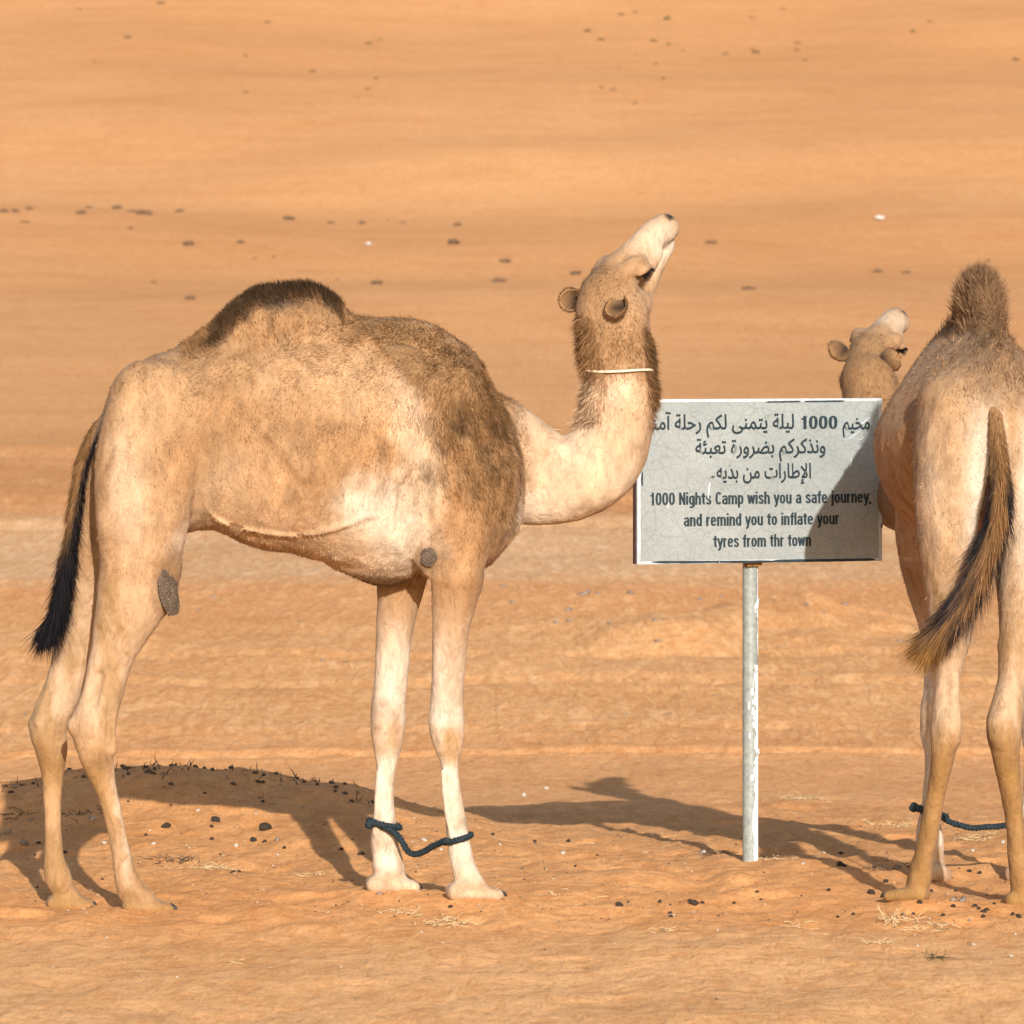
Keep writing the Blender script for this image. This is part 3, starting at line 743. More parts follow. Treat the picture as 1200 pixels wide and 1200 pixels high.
def coat_fur(root, name, v, q, t, N, C, n, dens, length, lift, flow, width=.0022, droop=.25, curl=.2, tip=1.0, seg=2, jit=.25, lo=.65, hi=.6):
    F, w = scatter(v, q, t, n, dens)
    def at(a): return (a[F] * w[:, :, None]).sum(1)
    r = at(v); nn = at(N); nn /= np.linalg.norm(nn, axis=1)[:, None] + 1e-9; c = at(C)
    fl = flow(r, nn); fl = fl - nn * (fl * nn).sum(1)[:, None]; fl /= np.linalg.norm(fl, axis=1)[:, None] + 1e-6
    # tufts: hair near one another leans the same way
    tj = np.stack([fbm(r[:, 0] * 28, r[:, 1] * 28, r[:, 2] * 22, 2, 301 + i) for i in range(3)], -1) * 1.1
    li = lift(r) if callable(lift) else np.full(len(r), lift)
    d = fl + nn * li[:, None] + tj * .55 + RNG.normal(size=r.shape) * jit; d /= np.linalg.norm(d, axis=1)[:, None]
    ln = (length(r) if callable(length) else np.full(len(r), length)) * (.6 + .8 * RNG.random(len(r)))
    tone = (lo + hi * RNG.random(len(r))) * (1 + .35 * fbm(r[:, 0] * 55, r[:, 1] * 55, r[:, 2] * 40, 2, 333))
    return strands(name, r - nn * .002, nn, d, ln, width * (.7 + .6 * RNG.random(len(r))), c * tone[:, None], root, droop, curl, tip, seg, .16, tj * .26)

def pad(root, c, n, rx, rz, name='callus_pad', thick=.012, roll=0.0):
    """a hard leathery patch of skin standing proud"""
    n = np.array(n, float); n /= np.linalg.norm(n); a = np.cross(n, [0, 0, 1.0]); a /= np.linalg.norm(a); b = np.cross(a, n)
    a, b = a * math.cos(roll) + b * math.sin(roll), b * math.cos(roll) - a * math.sin(roll)
    V = []; F = []; nr, ns = 9, 36
    for i in range(nr + 1):
        rr = 1 - i / nr
        for j in range(ns):
            an = 2 * math.pi * j / ns
            e = 1 + .08 * math.sin(an * 2 + 1) + .05 * math.sin(an * 5) + .025 * math.sin(an * 11)
            h = (1 - rr ** 3) * thick - .008 + .003 * math.sin(an * 7 + i * 2.3) * rr
            V.append(np.array(c) + a * (math.cos(an) * rx * rr * e) + b * (math.sin(an) * rz * rr * e) + n * h)
    for i in range(nr):
        for j in range(ns): F.append((i * ns + j, i * ns + (j + 1) % ns, (i + 1) * ns + (j + 1) % ns, (i + 1) * ns + j))
    return link_mesh(name, V, F, M_CALLUS, root)

TORSO = [(113, 520, 560, .05), (122, 482, 610, .11), (140, 452, 640, .155), (168, 424, 640, .19), (205, 408, 628, .205), (245, 399, 622, .22), (300, 396, 643, .265),
         (350, 393, 650, .285), (400, 386, 664, .29), (450, 381, 676, .265), (500, 386, 668, .235), (540, 410, 656, .205), (570, 443, 650, .17), (592, 482, 630, .135), (606, 520, 605, .085), (613, 550, 580, .035)]
def torso_rows(ws=1.0, dz=0.0, cy=None):
    out = []
    for px, a, b, hw in TORSO:
        A = L1(px, a, 0, 1); B = L1(px, b, 0, 1)
        out.append((A[0], A[2] + dz, B[2] + dz, hw * ws, 0.0))
    return out

def build_camel1():
    O = np.array(W1(700, 352, 17.88, 1)[:3]); H = frame((.605, .47, .64), (-.66, .75, .07), TH1)
    f = Field((-.78, -.36, -.03), (1.48, .60, 2.34), .006)
    f.loft(torso_rows(), 0, 2.15, .10)
    def c(rows, k, lat=1.0, t=None, n=4, cut=False):
        f.cones([L1(r[0], r[1], r[3] if len(r) > 3 and t is None else t, r[2], *( r[4:])) for r in rows], k, lat, n=n, cut=cut)
    # hump and withers
    c([(235, 424, 22), (268, 402, 30), (300, 384, 40), (330, 379, 41), (362, 379, 42), (386, 392, 34), (404, 402, 24)], .05, .95, 0)
    c([(430, 410, 34), (480, 415, 36), (520, 440, 40)], .05, 1.2, 0)
    # hips, thighs and hind legs
    near = [(175, 470, 48, -.10), (168, 540, 56, -.125), (166, 600, 55, -.14), (165, 650, 48, -.15), (156, 700, 41, -.15), (140, 743, 29.5, -.15), (129.5, 775, 25.5, -.15), (120, 812, 23.5, -.15),
            (109, 848, 25, -.15), (111, 876, 22, -.15), (117, 901, 17, -.15), (127, 935, 11.5, -.15), (137.5, 980, 10.8, -.15), (144, 1010, 11.3, -.15), (149, 1031, 13, -.15), (157, 1047, 12, -.15), (165, 1055, 11, -.15)]
    far = [(170, 480, 46, .09), (150, 560, 50, .12), (136, 620, 46, .14), (117, 690, 39, .15), (97, 742, 28, .15), (77, 800, 23, .15), (58, 848, 22.5, .15), (60, 876, 19.5, .15), (61.5, 904, 14, .15),
           (62, 935, 11, .15), (62.5, 970, 10.5, .15), (63.5, 1002, 11.5, .15), (67, 1024, 14.5, .15), (72, 1041, 12, .15), (78, 1050, 11, .15)]
    for i, rows in enumerate((near, far)):
        up = [r for r in rows if r[1] <= 745]; dn = [r for r in rows if r[1] >= 700]
        c(up, .045, .72); c(dn, .02, .78)
    c([(108, 846, 22, -.15), (92, 851, 14, -.15)], .012, .7, n=1)          # point of the hock, near
    c([(57, 846, 20, .15), (46, 849, 13, .15)], .012, .7, n=1)
    c([(150, 1040, 9, -.15), (147, 1049, 8, -.15)], .012, .8, n=1)
    c([(190, 668, 22, -.165), (184, 700, 20, -.16)], .03, .8, n=1)         # stifle
    # far thigh is set apart from the near one by a deep cleft
    c([(112, 560, 5, -.01), (113, 640, 5, -.01), (113, 720, 6, -.01)], .02, 2.0, n=2, cut=True)
    # shoulders, arms and front legs
    nf = [(520, 470, 50, -.12), (540, 540, 58, -.14), (537, 600, 46, -.16), (534, 645, 36, -.165), (536, 677, 30, -.16), (531, 712, 25, -.15), (527.5, 743, 21.5, -.145), (525.5, 781, 19.5, -.14), (524, 812, 19.5, -.135),
          (523.5, 835, 21, -.13), (523.5, 850, 21.5, -.13), (525.5, 873, 17.5, -.13), (527, 890, 12.8, -.13), (527.5, 905, 10.8, -.13), (530.5, 935, 10.8, -.13), (534, 960, 12, -.13), (537.5, 986, 13.6, -.13), (541.5, 1010, 13.8, -.13), (546, 1026, 13.2, -.13), (553, 1036, 12.5, -.13)]
    ff = [(515, 480, 46, .10), (510, 560, 50, .13), (490, 625, 38, .15), (473, 665, 30, .15), (469, 690, 26, .15), (464.5, 722, 23, .145), (461, 754, 21, .14), (458.5, 789, 19.8, .135), (455, 827, 21, .13),
          (454.5, 850, 21.5, .13), (454, 873, 17.5, .13), (453, 892, 13, .13), (452, 908, 11.3, .13), (450.5, 940, 11.4, .13), (450, 965, 13.6, .13), (450.5, 985, 15.5, .13), (453, 1003, 16.5, .13), (455, 1018, 16.5, .13), (458, 1028, 14, .13)]
    for rows in (nf, ff):
        up = [r for r in rows if r[1] <= 715]; dn = [r for r in rows if r[1] >= 660]
        c(up, .045, .66); c(dn, .015, .82)
    c([(500, 652, 15, -.165), (506, 664, 13, -.16)], .02, .8, n=1)         # elbow
    c([(575, 560, 34, -.06), (580, 600, 30, -.05), (560, 640, 24, -.06)], .05, 1.4)  # point of the shoulder, breast
    c([(575, 560, 34, .06), (580, 600, 30, .05), (560, 640, 24, .06)], .05, 1.4)
    # chest keel with its pad
    c([(405, 648, 22), (440, 655, 27), (462, 652, 27), (480, 640, 24)], .03, 1.1, 0)
    # neck
    c([(560, 535, 78), (590, 545, 70), (612, 552, 62), (640, 560, 54), (668, 559, 50.5), (693, 548, 49), (712, 528, 47.5), (722, 500, 44.5), (726, 470, 42.5), (725, 440, 40), (720, 410, 39), (714, 380, 36), (708, 362, 30)], .035, .86, .0, n=4) if False else \
    f.cones([W1(px, py, Y, r, lt) for px, py, r, Y, lt in [(560, 535, 78, 17.80, .62), (590, 545, 70, 17.83, .68), (612, 552, 63, 17.84, .72), (640, 561, 55, 17.85, .78), (668, 559, 51, 17.86, .82), (693, 548, 49.5, 17.86, .84), (712, 528, 47.5, 17.87, .86),
             (722, 500, 44.5, 17.88, .88), (726, 470, 42, 17.88, .9), (726, 440, 38.5, 17.88, .92), (721, 410, 41, 17.88, .84), (720, 386, 42, 17.88, .72), (718, 366, 39, 17.88, .66), (712, 350, 32, 17.88, .7)]], .03)
    add_head(f, H, O)
    # skin folds and sinews, in low relief
    def line(rows, r, k=.012, cut=False): f.cones([L1(a, b, t, r) for a, b, t in rows], k, n=4, cut=cut)
    def on_barrel(px, py, off=0.0):
        A = np.array([(L1(q[0], q[1], 0, 1)[2], L1(q[0], q[2], 0, 1)[2], q[3]) for q in TORSO]); xs = [q[0] for q in TORSO]
        top, bot, hw = [np.interp(px, xs, A[:, i]) for i in range(3)]
        z = L1(px, py, -hw, 1)[2]; Z = (z - (top + bot) / 2) / ((top - bot) / 2)
        return px, py, -(hw * (1 - .10 * Z) * max(0.02, 1 - abs(Z) ** 2.15) ** (1 / 2.15) + off)
    line([on_barrel(a, b, .001) for a, b in ((236, 590), (252, 608), (275, 618), (305, 624), (335, 628), (362, 627), (395, 619), (425, 607), (440, 602))], 1.2, .020)       # milk vein
    line([on_barrel(a, b, .003) for a, b in ((238, 520), (236, 550), (234, 580), (230, 606))], 4.5, .03, True)      # fold of the flank
    for i, (a, b) in enumerate(((470, 570), (477, 560), (484, 554), (491, 552))):
        line([on_barrel(a, b, .004), on_barrel(a - 2, b + 28, .004), on_barrel(a - 5 + i, b + 52, .004)], 1.2, .02, True)
    c([(499, 566, 6, -.245), (498, 600, 7, -.235), (496, 632, 6, -.215)], .03, .8, cut=True)       # hollow behind the elbow
    line([on_barrel(a, b, -.004) for a, b in ((318, 508), (332, 522), (346, 540), (356, 556))], 5.0, .04)
    # shoulder blade
    c([(470, 430, 20, -.17), (505, 480, 26, -.20), (520, 540, 24, -.215)], .05, .5)
    # sinews of the hind and front legs
    line([(136, 780, -.175), (133, 820, -.18), (130, 850, -.18), (132, 880, -.172)], 5.5, .012)
    line([(108, 790, -.17), (97, 825, -.165), (92, 846, -.16)], 4.0, .010)
    line([(116, 792, -.20), (110, 822, -.195)], 6.0, .016, True)
    line([(66, 790, .13), (52, 826, .12), (44, 846, .12)], 4, .01)
    line([(119, 905, -.17), (131, 950, -.168), (140, 990, -.168)], 4.0, .006)
    line([(530, 730, -.172), (528, 790, -.165), (524, 830, -.162)], 6, .014)
    line([(520, 905, -.15), (524, 950, -.15), (531, 985, -.15)], 4.2, .006)
    line([(445, 905, .115), (443, 945, .11), (441, 975, .11)], 4.2, .006)
    line([(456, 990, .095), (453, 1010, .09), (452, 1032, .09)], 3.5, .010, True)
    line([(458, 770, .070), (450, 810, .066), (447, 845, .066)], 7.0, .02, True)
    # neck folds
    for px, py in ((676, 503), (684, 508), (668, 512)):
        f.cones([W1(px, py, 17.74, 1.6), W1(px + 4, py + 14, 17.70, 1.6), W1(px + 7, py + 30, 17.69, 1.2)], .01, cut=True)
    # feet
    feet = []
    for (hx, hy, ty, tx, t, r, ax, ay, ar) in ((143, 1068, 1066, 207, -.15, 12, 153, 1038, 12.5), (55, 1064, 1063, 114, .15, 12, 69, 1034, 13.5), (525, 1051, 1049, 592, -.13, 13, 548, 1027, 13.5), (429, 1042, 1041, 494, .13, 13, 456, 1018, 16)):
        a = np.array(L1(hx, hy, t, 1)[:3]); b = np.array(L1(tx, ty, t, 1)[:3]); b[2] = a[2] = (a[2] + b[2]) / 2 - .006
        d, w = foot(f, a, b, r * 17.6 / FPX, True, .023, ankle=L1(ax, ay, t, ar))
        feet.append((b, d, w))
    f.D += 0.004 * fbm(f.ax[0][:, None, None] * 4, f.ax[1][None, :, None] * 4, f.ax[2][None, None, :] * 4, 2, 201)
    f.D += 0.0030 * noise(f.ax[0][:, None, None] * 17, f.ax[1][None, :, None] * 17, f.ax[2][None, None, :] * 9, 203) + .0016 * noise(f.ax[0][:, None, None] * 42, f.ax[1][None, :, None] * 42, f.ax[2][None, None, :] * 24, 204)
    v, q, t = f.mesh(); del f.D
    root = empty('camel', (X1, Y1, 0), TH1)
    tag(root, 'light tan camel in full side view, nose lifted, a thin cream cord round its neck', 'camel', 'camels at the sign')
    N = vert_normals(v, q, t)
    C = coat(v, 1, H, O, None)
    body = np_mesh('body', v, q, t, M_COAT, root, C)
    for i, (b, d, w) in enumerate(feet): nails(root, b, d, w)
    for side, dd, oo in ((-1, (-.10, -.42, -.62), (-.38, -.80, .30)), (1, (-.95, .02, .06), (.10, -1.0, .22))):
        R = np.array([[math.cos(TH1), math.sin(TH1), 0], [-math.sin(TH1), math.cos(TH1), 0], [0, 0, 1]])
        base = O + H[0] * -.016 + H[1] * side * (.120 if side < 0 else .068) + H[2] * .006 + np.array([0, 0, .018 if side < 0 else 0.0])
        make_ear(root, base, R @ np.array(dd), R @ np.array(oo), .084 if side < 0 else .084, .036)
        make_eye(root, O + H[0] * .165 + H[1] * side * .078 + H[2] * -.010, side, H)
    # leathery pads: stifle, elbow, chest
    pad(root, L1(200, 695, -.222, 1)[:3], (.62, -.80, .02), .040, .086, roll=-.25, thick=.009)
    pad(root, L1(502, 653, -.213, 1)[:3], (-.25, -1, 0), .026, .034, roll=.3, thick=.010)
    pad(root, L1(445, 680, -.0, 1)[:3], (-.12, -.25, -1), .075, .10, roll=0, thick=.02)
    # tail
    tp = [(124, 489, .02, 15), (115, 500, .01, 15), (104, 520, 0, 14.5), (96, 545, 0, 13), (90, 580, 0, 11), (86, 612, 0, 10), (81, 645, 0, 9.5), (75, 680, 0, 8.5), (68, 706, 0, 6), (61, 726, 0, 3)]
    tp = catmull([L1(a, b, t_, r * .54)[:4] for a, b, t_, r in tp], 5)
    V, F = tube(tp[:, :3], tp[:, 3], 14, .75)
    V = np.array(V); tail_c = np.tile(TAN * .7, (len(V), 1))
    u_, v_ = UV1(V)
    edge = sstep(-2, 5, u_ - np.interp(v_, [489, 520, 580, 650, 715], [118, 104, 90, 81, 70]))[:, None]
    tail_c = tail_c * (1 - edge) + BLACK * 2 * edge
    low = sstep(600, 660, v_)[:, None]; tail_c = tail_c * (1 - low * .8) + BLACK * 2 * low * .8
    tail = link_mesh('tail', V, F, M_COAT, root, col=tail_c)
    n = 9000
    s_ = RNG.random(n) ** .55 * (len(tp) - 1.01); i0 = s_.astype(int); fr = (s_ - i0)[:, None]
    pc = tp[i0] * (1 - fr) + tp[i0 + 1] * fr
    ang = RNG.random(n) * 2 * math.pi
    tan_ = tp[i0 + 1, :3] - tp[i0, :3]; tan_ /= np.linalg.norm(tan_, axis=1)[:, None]
    off = np.stack([np.cos(ang), np.sin(ang) * .8, 0 * ang], -1); off /= np.linalg.norm(off, axis=1)[:, None]
    r0 = pc[:, :3] + off * pc[:, 3:4] * .85
    prog = s_ / (len(tp) - 1)
    blackf = np.maximum(sstep(.36, .58, prog + .18 * off[:, 0]), sstep(.1, .6, off[:, 0]) * sstep(.05, .15, prog))[:, None]
    cc = (TAN * .72)[None] * (1 - blackf) + (BLACK * 1.2)[None] * blackf
    cc = cc * (.55 + .8 * RNG.random((n, 1)))
    ln = .03 + .12 * prog ** 1.5 * (.4 + .8 * RNG.random(n))
    lump = np.stack([fbm(prog * 9, ang * 1.5, 0, 2, 401 + i) for i in range(3)], -1)
    dd = tan_ * 1.0 + off * .17 + lump * .42 + RNG.normal(size=(n, 3)) * .12; dd /= np.linalg.norm(dd, axis=1)[:, None]
    strands('tail_hair', r0, off, dd, ln, np.full(n, .0032), cc, tail, .15, .10, 1.0, 3)
    # short coat, hump crest, neck ruff
    u_, v_ = UV1(v)
    def flow(r, nn):
        a, b = UV1(r)
        F_ = np.tile(np.array([-.5, 0, -.85]), (len(r), 1))
        sw = fbm(r[:, 0] * 5, r[:, 1] * 5, r[:, 2] * 5, 2, 350) * 1.6
        F_[:, 0] += sw; F_[:, 2] += .6 * fbm(r[:, 0] * 5 + 9, r[:, 1] * 5, r[:, 2] * 5, 2, 351)
        return F_
    woolly = np.exp(-((u_ - 420) / 230) ** 2 - ((v_ - 450) / 95) ** 2) + 1.3 * np.exp(-((u_ - 550) / 60) ** 2 - ((v_ - 500) / 100) ** 2)
    body_part = (v_ < 690) & (u_ < 625)
    dens = np.where(body_part, .45 + woolly, 0)
    coat_fur(root, 'coat_fur', v, q, t, N, C, 150000, dens, lambda r: .012 + .012 * np.exp(-((UV1(r)[0] - 540) / 70) ** 2 - ((UV1(r)[1] - 500) / 110) ** 2) + .006 * np.exp(-((UV1(r)[0] - 350) / 120) ** 2 - ((UV1(r)[1] - 400) / 50) ** 2), .28, flow, .0024, .2, .25)
    top = np.interp(u_, [200, 224, 245, 266, 280, 297, 315, 340, 367, 385, 398, 402, 460, 520, 560, 600], [407, 400, 392, 375, 361, 344, 335, 330, 331, 338, 352, 370, 380, 396, 432, 500])
    dh = np.where((u_ > 215) & (u_ < 404) & (v_ < top + 26), np.exp(-((v_ - top - 4) / 14) ** 2), 0) * (N[:, 2] > -.1)
    coat_fur(root, 'hump_crest', v, q, t, N, C, 15000, dh, lambda r: .016 + .016 * np.exp(-((UV1(r)[0] - 345) / 55) ** 2), .9, lambda r, nn: np.tile(np.array([-.5, 0, .7]), (len(r), 1)), .0028, -.1, .2, .9, 2, .35, .7, .7)
    ds = np.where((u_ > 400) & (u_ < 612) & (v_ < 560) & (v_ < top + 40), np.exp(-((v_ - top - 6) / 16) ** 2), 0) + np.where((u_ > 560) & (u_ < 622) & (v_ < 640), .5, 0) * woolly
    coat_fur(root, 'shoulder_wool', v, q, t, N, C, 14000, ds, .020, .5, flow, .0026, .1, .3)
    neck = ((u_ > 660) & (v_ < 505) & (v_ > 350) & (v[:, 2] > 1.5))
    hd = (v - O) @ H.T
    dth = np.where((u_ > 762) & (v_ > 392) & (v_ < 470) & (N[:, 0] > .6), 1.0, 0)
    coat_fur(root, 'throat_beard', v, q, t, N, C, 3000, dth, .034, .7, lambda r, nn: np.tile(np.array([.1, 0, -1.0]), (len(r), 1)), .0028, .3, .25, .9, 3, .3, .6, .8)
    nape = np.exp(-((u_ - 676) / 15) ** 2) * (v_ > 365) * (v_ < 500) + .8 * np.exp(-((u_ - 776) / 9) ** 2) * (v_ > 385) * (v_ < 475) + .35 * np.exp(-((v_ - 405) / 26) ** 2)
    dn = np.where(neck & (hd[:, 0] < .03), nape + .04, 0)
    def nflow(r, nn):
        return np.tile(np.array([.05, 0, -1.0]), (len(r), 1))
    coat_fur(root, 'neck_ruff', v, q, t, N, C, 18000, dn, lambda r: .014 + .030 * np.exp(-((UV1(r)[0] - 672) / 14) ** 2) + .026 * np.exp(-((UV1(r)[0] - 780) / 10) ** 2), .55, nflow, .0026, .25, .22, .85, 3, .25, .6, .75)
    dnm = np.where(neck & (hd[:, 0] < .0) & (v_ > 372) & (v_ < 496) & (N[:, 0] < -.55), 1.0, 0)
    coat_fur(root, 'nape_mane', v, q, t, N, C, 5000, dnm, .040, .9, nflow, .0028, .35, .25, .9, 3, .3, .6, .8)
    dhd = np.where((hd[:, 0] > -.05) & (hd[:, 0] < .45) & (v_ < 400) & (u_ > 665), np.where(hd[:, 0] < .12, 1.0, .35), 0)
    coat_fur(root, 'face_hair', v, q, t, N, C, 9000, dhd, lambda r: np.where(((r - O) @ H.T)[:, 0] < .1, .014, .007), .35, lambda r, nn: np.tile(-H[0], (len(r), 1)), .0018, .1, .2)
    dl = np.where((v_ > 640) | ((u_ > 600) & (v_ > 430)), 1.0, 0)
    coat_fur(root, 'leg_hair', v, q, t, N, C, 26000, dl, .008, .18, lambda r, nn: np.tile(np.array([0, 0, -1.0]), (len(r), 1)), .0018, .1, .1, 1.0, 1, .12, .8, .4)
    return root, H, O
build_camel1()

def build_camel2():
    O = np.array(W2(1013, 424, 20.25, 1)[:3]); H = frame((.36, .85, .38), (-.93, .33, .14), TH2)
    f = Field((-.72, -.42, -.06), (2.62, .95, 2.18), .007)
    DZ = .04
    f.loft(torso_rows(1.16, DZ), 0, 1.6, .28)
    def c(rows, k, lat=1.0, n=4, cut=False, axis=0):
        f.cones([L2(r[0], r[1], r[3], r[2], *(r[4:])) for r in rows], k, lat, axis=axis, n=n, cut=cut)
    hump = [(235, 424, 22), (268, 400, 30), (300, 378, 36), (330, 364, 36), (362, 364, 36), (386, 382, 32), (404, 400, 24)]
    f.cones([(a[0], a[1], a[2] + DZ, a[3]) for a in [L1(x, y + 12, 0, r) for x, y, r in hump]], .05, .62)
    c([(1148, 360, 13, .02), (1148, 380, 18, .02), (1148, 408, 28, .02), (1148, 438, 48, .02)], .045, 1.5)
    c([(1100, 462, 20, -.28), (1094, 480, 20, -.20)], .04, 1.3, n=1); c([(1228, 462, 20, -.28), (1234, 480, 20, -.20)], .04, 1.3, n=1)      # points of the hips
    # hips, thighs, hind legs
    lh = [(1122, 480, 46, -.26), (1116, 540, 45, -.32), (1113, 610, 40, -.35), (1115, 680, 34, -.38), (1115, 720, 28, -.42), (1113, 760, 20, -.46), (1110, 795, 15.5, -.50), (1108, 830, 15, -.54), (1107.5, 858, 16.5, -.56),
          (1104, 893, 13, -.55), (1098, 925, 10.8, -.52), (1091, 960, 10.8, -.48), (1086, 988, 11.2, -.46), (1081, 1010, 12, -.44), (1077, 1028, 14, -.42), (1074, 1040, 13, -.41)]
    rh = [(1206, 480, 46, -.26), (1212, 540, 46, -.32), (1212, 610, 42, -.35), (1203, 665, 39, -.38), (1198, 705, 34, -.42), (1192, 750, 24, -.46), (1187, 792, 18, -.50), (1182, 820, 17.5, -.54), (1177, 852, 20, -.56),
          (1179, 890, 15, -.55), (1185, 932, 11.5, -.52), (1190, 970, 11.3, -.48), (1193, 1005, 12.2, -.45), (1196, 1026, 13.5, -.43), (1198, 1042, 13, -.42)]
    for rows in (lh, rh):
        up = [r for r in rows if r[1] <= 762]; dn = [r for r in rows if r[1] >= 715]
        c(up, .04, 1.45); c(dn, .015, 1.25)
    c([(1115, 850, 11, -.60), (1116, 866, 9, -.60)], .03, 1.0, n=1); c([(1119, 790, 5, -.545), (1118, 840, 7, -.595)], .015, n=1)
    c([(1107, 770, 5, -.545), (1108, 800, 5, -.575), (1109, 830, 4, -.612)], .012, n=2, cut=True)
    c([(1170, 850, 12, -.595), (1171, 864, 10, -.595)], .03, 1.0, n=1)
    c([(1160, 560, 8, -.46), (1157, 620, 12, -.42), (1156, 680, 12, -.38), (1156, 740, 12, -.38)], .03, 3.0, n=2, cut=True)
    lf = [(1098, 560, 42, .55), (1086, 620, 36, .58), (1085, 662, 28, .60), (1093, 708, 23, .61), (1102, 760, 20, .61), (1102, 802, 19, .61), (1099, 832, 20.5, .61), (1098, 858, 20.5, .61), (1098, 880, 16, .61), (1095, 904, 11.5, .61),
          (1092, 940, 11.2, .61), (1089, 968, 14, .61), (1089, 986, 15.5, .61), (1090, 1006, 15.5, .61), (1092, 1016, 15, .61)]
    rf = [(1205, 560, 42, .55), (1222, 620, 36, .58), (1224, 662, 28, .60), (1223, 708, 23, .61), (1221, 760, 20, .61), (1220, 802, 19, .61), (1217, 832, 20.5, .61), (1217, 858, 20.5, .61), (1215, 880, 16, .61), (1211, 904, 11.5, .61),
          (1209, 940, 11.2, .61), (1207, 968, 14, .61), (1204, 986, 15.5, .61), (1201, 1006, 15.5, .61), (1200, 1016, 15, .61)]
    for rows in (lf, rf):
        up = [r for r in rows if r[1] <= 710]; dn = [r for r in rows if r[1] >= 660]
        c(up, .04, 1.4); c(dn, .015, 1.05)
    # neck: from the breast forward and left, then up behind the sign
    f.cones([W2(px, py, Y, r) for px, py, r, Y in [(1130, 545, 60, 18.80), (1112, 562, 54, 19.02), (1086, 578, 49, 19.30), (1062, 580, 44, 19.58), (1044, 565, 40, 19.82), (1033, 540, 37, 20.0), (1028, 508, 36, 20.10), (1023, 475, 34, 20.17), (1018, 448, 32, 20.2)]], .03)
    add_head(f, H, O, sc=1.08)
    feet = []
    for (hx, hy, hs, tx, ty, ts, r) in ((1086, 1054, -.44, 1036, 1052, -.36, 12), (1192, 1062, -.46, 1203, 1058, -.34, 13), (1084, 1030, .55, 1108, 1030, .63, 16), (1192, 1032, .56, 1202, 1030, .68, 15)):
        a = np.array(L2(hx, hy, hs, 1)[:3]); b = np.array(L2(tx, ty, ts, 1)[:3]); b[2] = a[2] = (a[2] + b[2]) / 2 - .004
        d, w = foot(f, a, b, r * 17.9 / FPX, True, .018)
        feet.append((b, d, w))
    f.D += 0.004 * fbm(f.ax[0][:, None, None] * 4, f.ax[1][None, :, None] * 4, f.ax[2][None, None, :] * 4, 2, 211)
    f.D += 0.0030 * noise(f.ax[0][:, None, None] * 17, f.ax[1][None, :, None] * 17, f.ax[2][None, None, :] * 9, 213) + .0016 * noise(f.ax[0][:, None, None] * 40, f.ax[1][None, :, None] * 40, f.ax[2][None, None, :] * 24, 214)
    v, q, t = f.mesh(); del f.D
    root = empty('camel', (X2, Y2, 0), TH2)
    tag(root, 'camel seen from behind with a dark shaggy hump and swinging tail', 'camel', 'camels at the sign')
    N = vert_normals(v, q, t)
    C = coat(v, 2, H, O, None)
    np_mesh('body', v, q, t, M_COAT, root, C)
    for i, (b, d, w) in enumerate(feet): nails(root, b, d, w)
    R = np.array([[math.cos(TH2), math.sin(TH2), 0], [-math.sin(TH2), math.cos(TH2), 0], [0, 0, 1]])
    for side, dd, oo in ((1, (-.65, -.1, .5), (-.5, .2, .0)), (-1, (.45, -.35, .15), (.9, .1, .3))):
        base = O + H[0] * -.008 + H[1] * side * .078 + H[2] * .014
        make_ear(root, base, R @ np.array(dd), R @ np.array(oo), .088, .038)
        make_eye(root, O + H[0] * .178 + H[1] * side * .084 + H[2] * -.010, side, H)
    # tail, swinging to the left at its tip
    tp = [(1162, 440, -.31, 5), (1165, 470, -.462, 10), (1168, 503, -.535, 13.5), (1171, 540, -.575, 17), (1172, 575, -.61, 18), (1168, 612, -.62, 17), (1155, 650, -.63, 15), (1137, 690, -.64, 12), (1116, 722, -.65, 7), (1098, 742, -.65, 3)]
    tp = catmull([L2(a, b, s_, r * .68)[:4] for a, b, s_, r in tp], 5)
    V, F = tube(tp[:, :3], tp[:, 3], 14, .7); V = np.array(V)
    tail = link_mesh('tail', V, F, M_COAT, root, col=np.tile(TAN * .8, (len(V), 1)))
    n = 10000
    s_ = RNG.random(n) ** .75 * (len(tp) - 1.01); i0 = s_.astype(int); fr = (s_ - i0)[:, None]
    pc = tp[i0] * (1 - fr) + tp[i0 + 1] * fr
    ang = RNG.random(n) * 2 * math.pi
    tan_ = tp[i0 + 1, :3] - tp[i0, :3]; tan_ /= np.linalg.norm(tan_, axis=1)[:, None]
    off = np.stack([np.sin(ang) * .8, np.cos(ang), 0 * ang], -1); off /= np.linalg.norm(off, axis=1)[:, None]
    r0 = pc[:, :3] + off * pc[:, 3:4] * .8
    prog = s_ / (len(tp) - 1)
    # dark along both edges, tan down the middle, ginger at the tip
    edge = sstep(.40, .80, np.abs(off[:, 1]) + .25 * fbm(prog * 12, ang, 0, 2, 431)) * sstep(.18, .5, prog)
    edge = np.maximum(edge, .75 * sstep(.52, .7, prog) * sstep(.0, .6, fbm(prog * 7, ang * 2, 3, 2, 432) + .25))[:, None]
    cc = (TAN * .80)[None] * (1 - edge) + (BLACK * 2.2)[None] * edge
    top = sstep(.34, .08, prog)[:, None]; cc = cc * (1 - top) + (TAN * .6 + PALE * .4)[None] * top
    gin = sstep(.84, .98, prog)[:, None]; cc = cc * (1 - gin) + (OCHRE * .8)[None] * gin
    cc = cc * (.6 + .8 * RNG.random((n, 1)))
    ln = .022 + .14 * np.sin(np.clip(prog - .12, 0, 1) * math.pi * .66) ** 2 * (.4 + .9 * RNG.random(n))
    lump = np.stack([fbm(prog * 9, ang * 1.5, 0, 2, 441 + i) for i in range(3)], -1)
    dd = tan_ + off * .30 + lump * .28 + RNG.normal(size=(n, 3)) * .09; dd /= np.linalg.norm(dd, axis=1)[:, None]
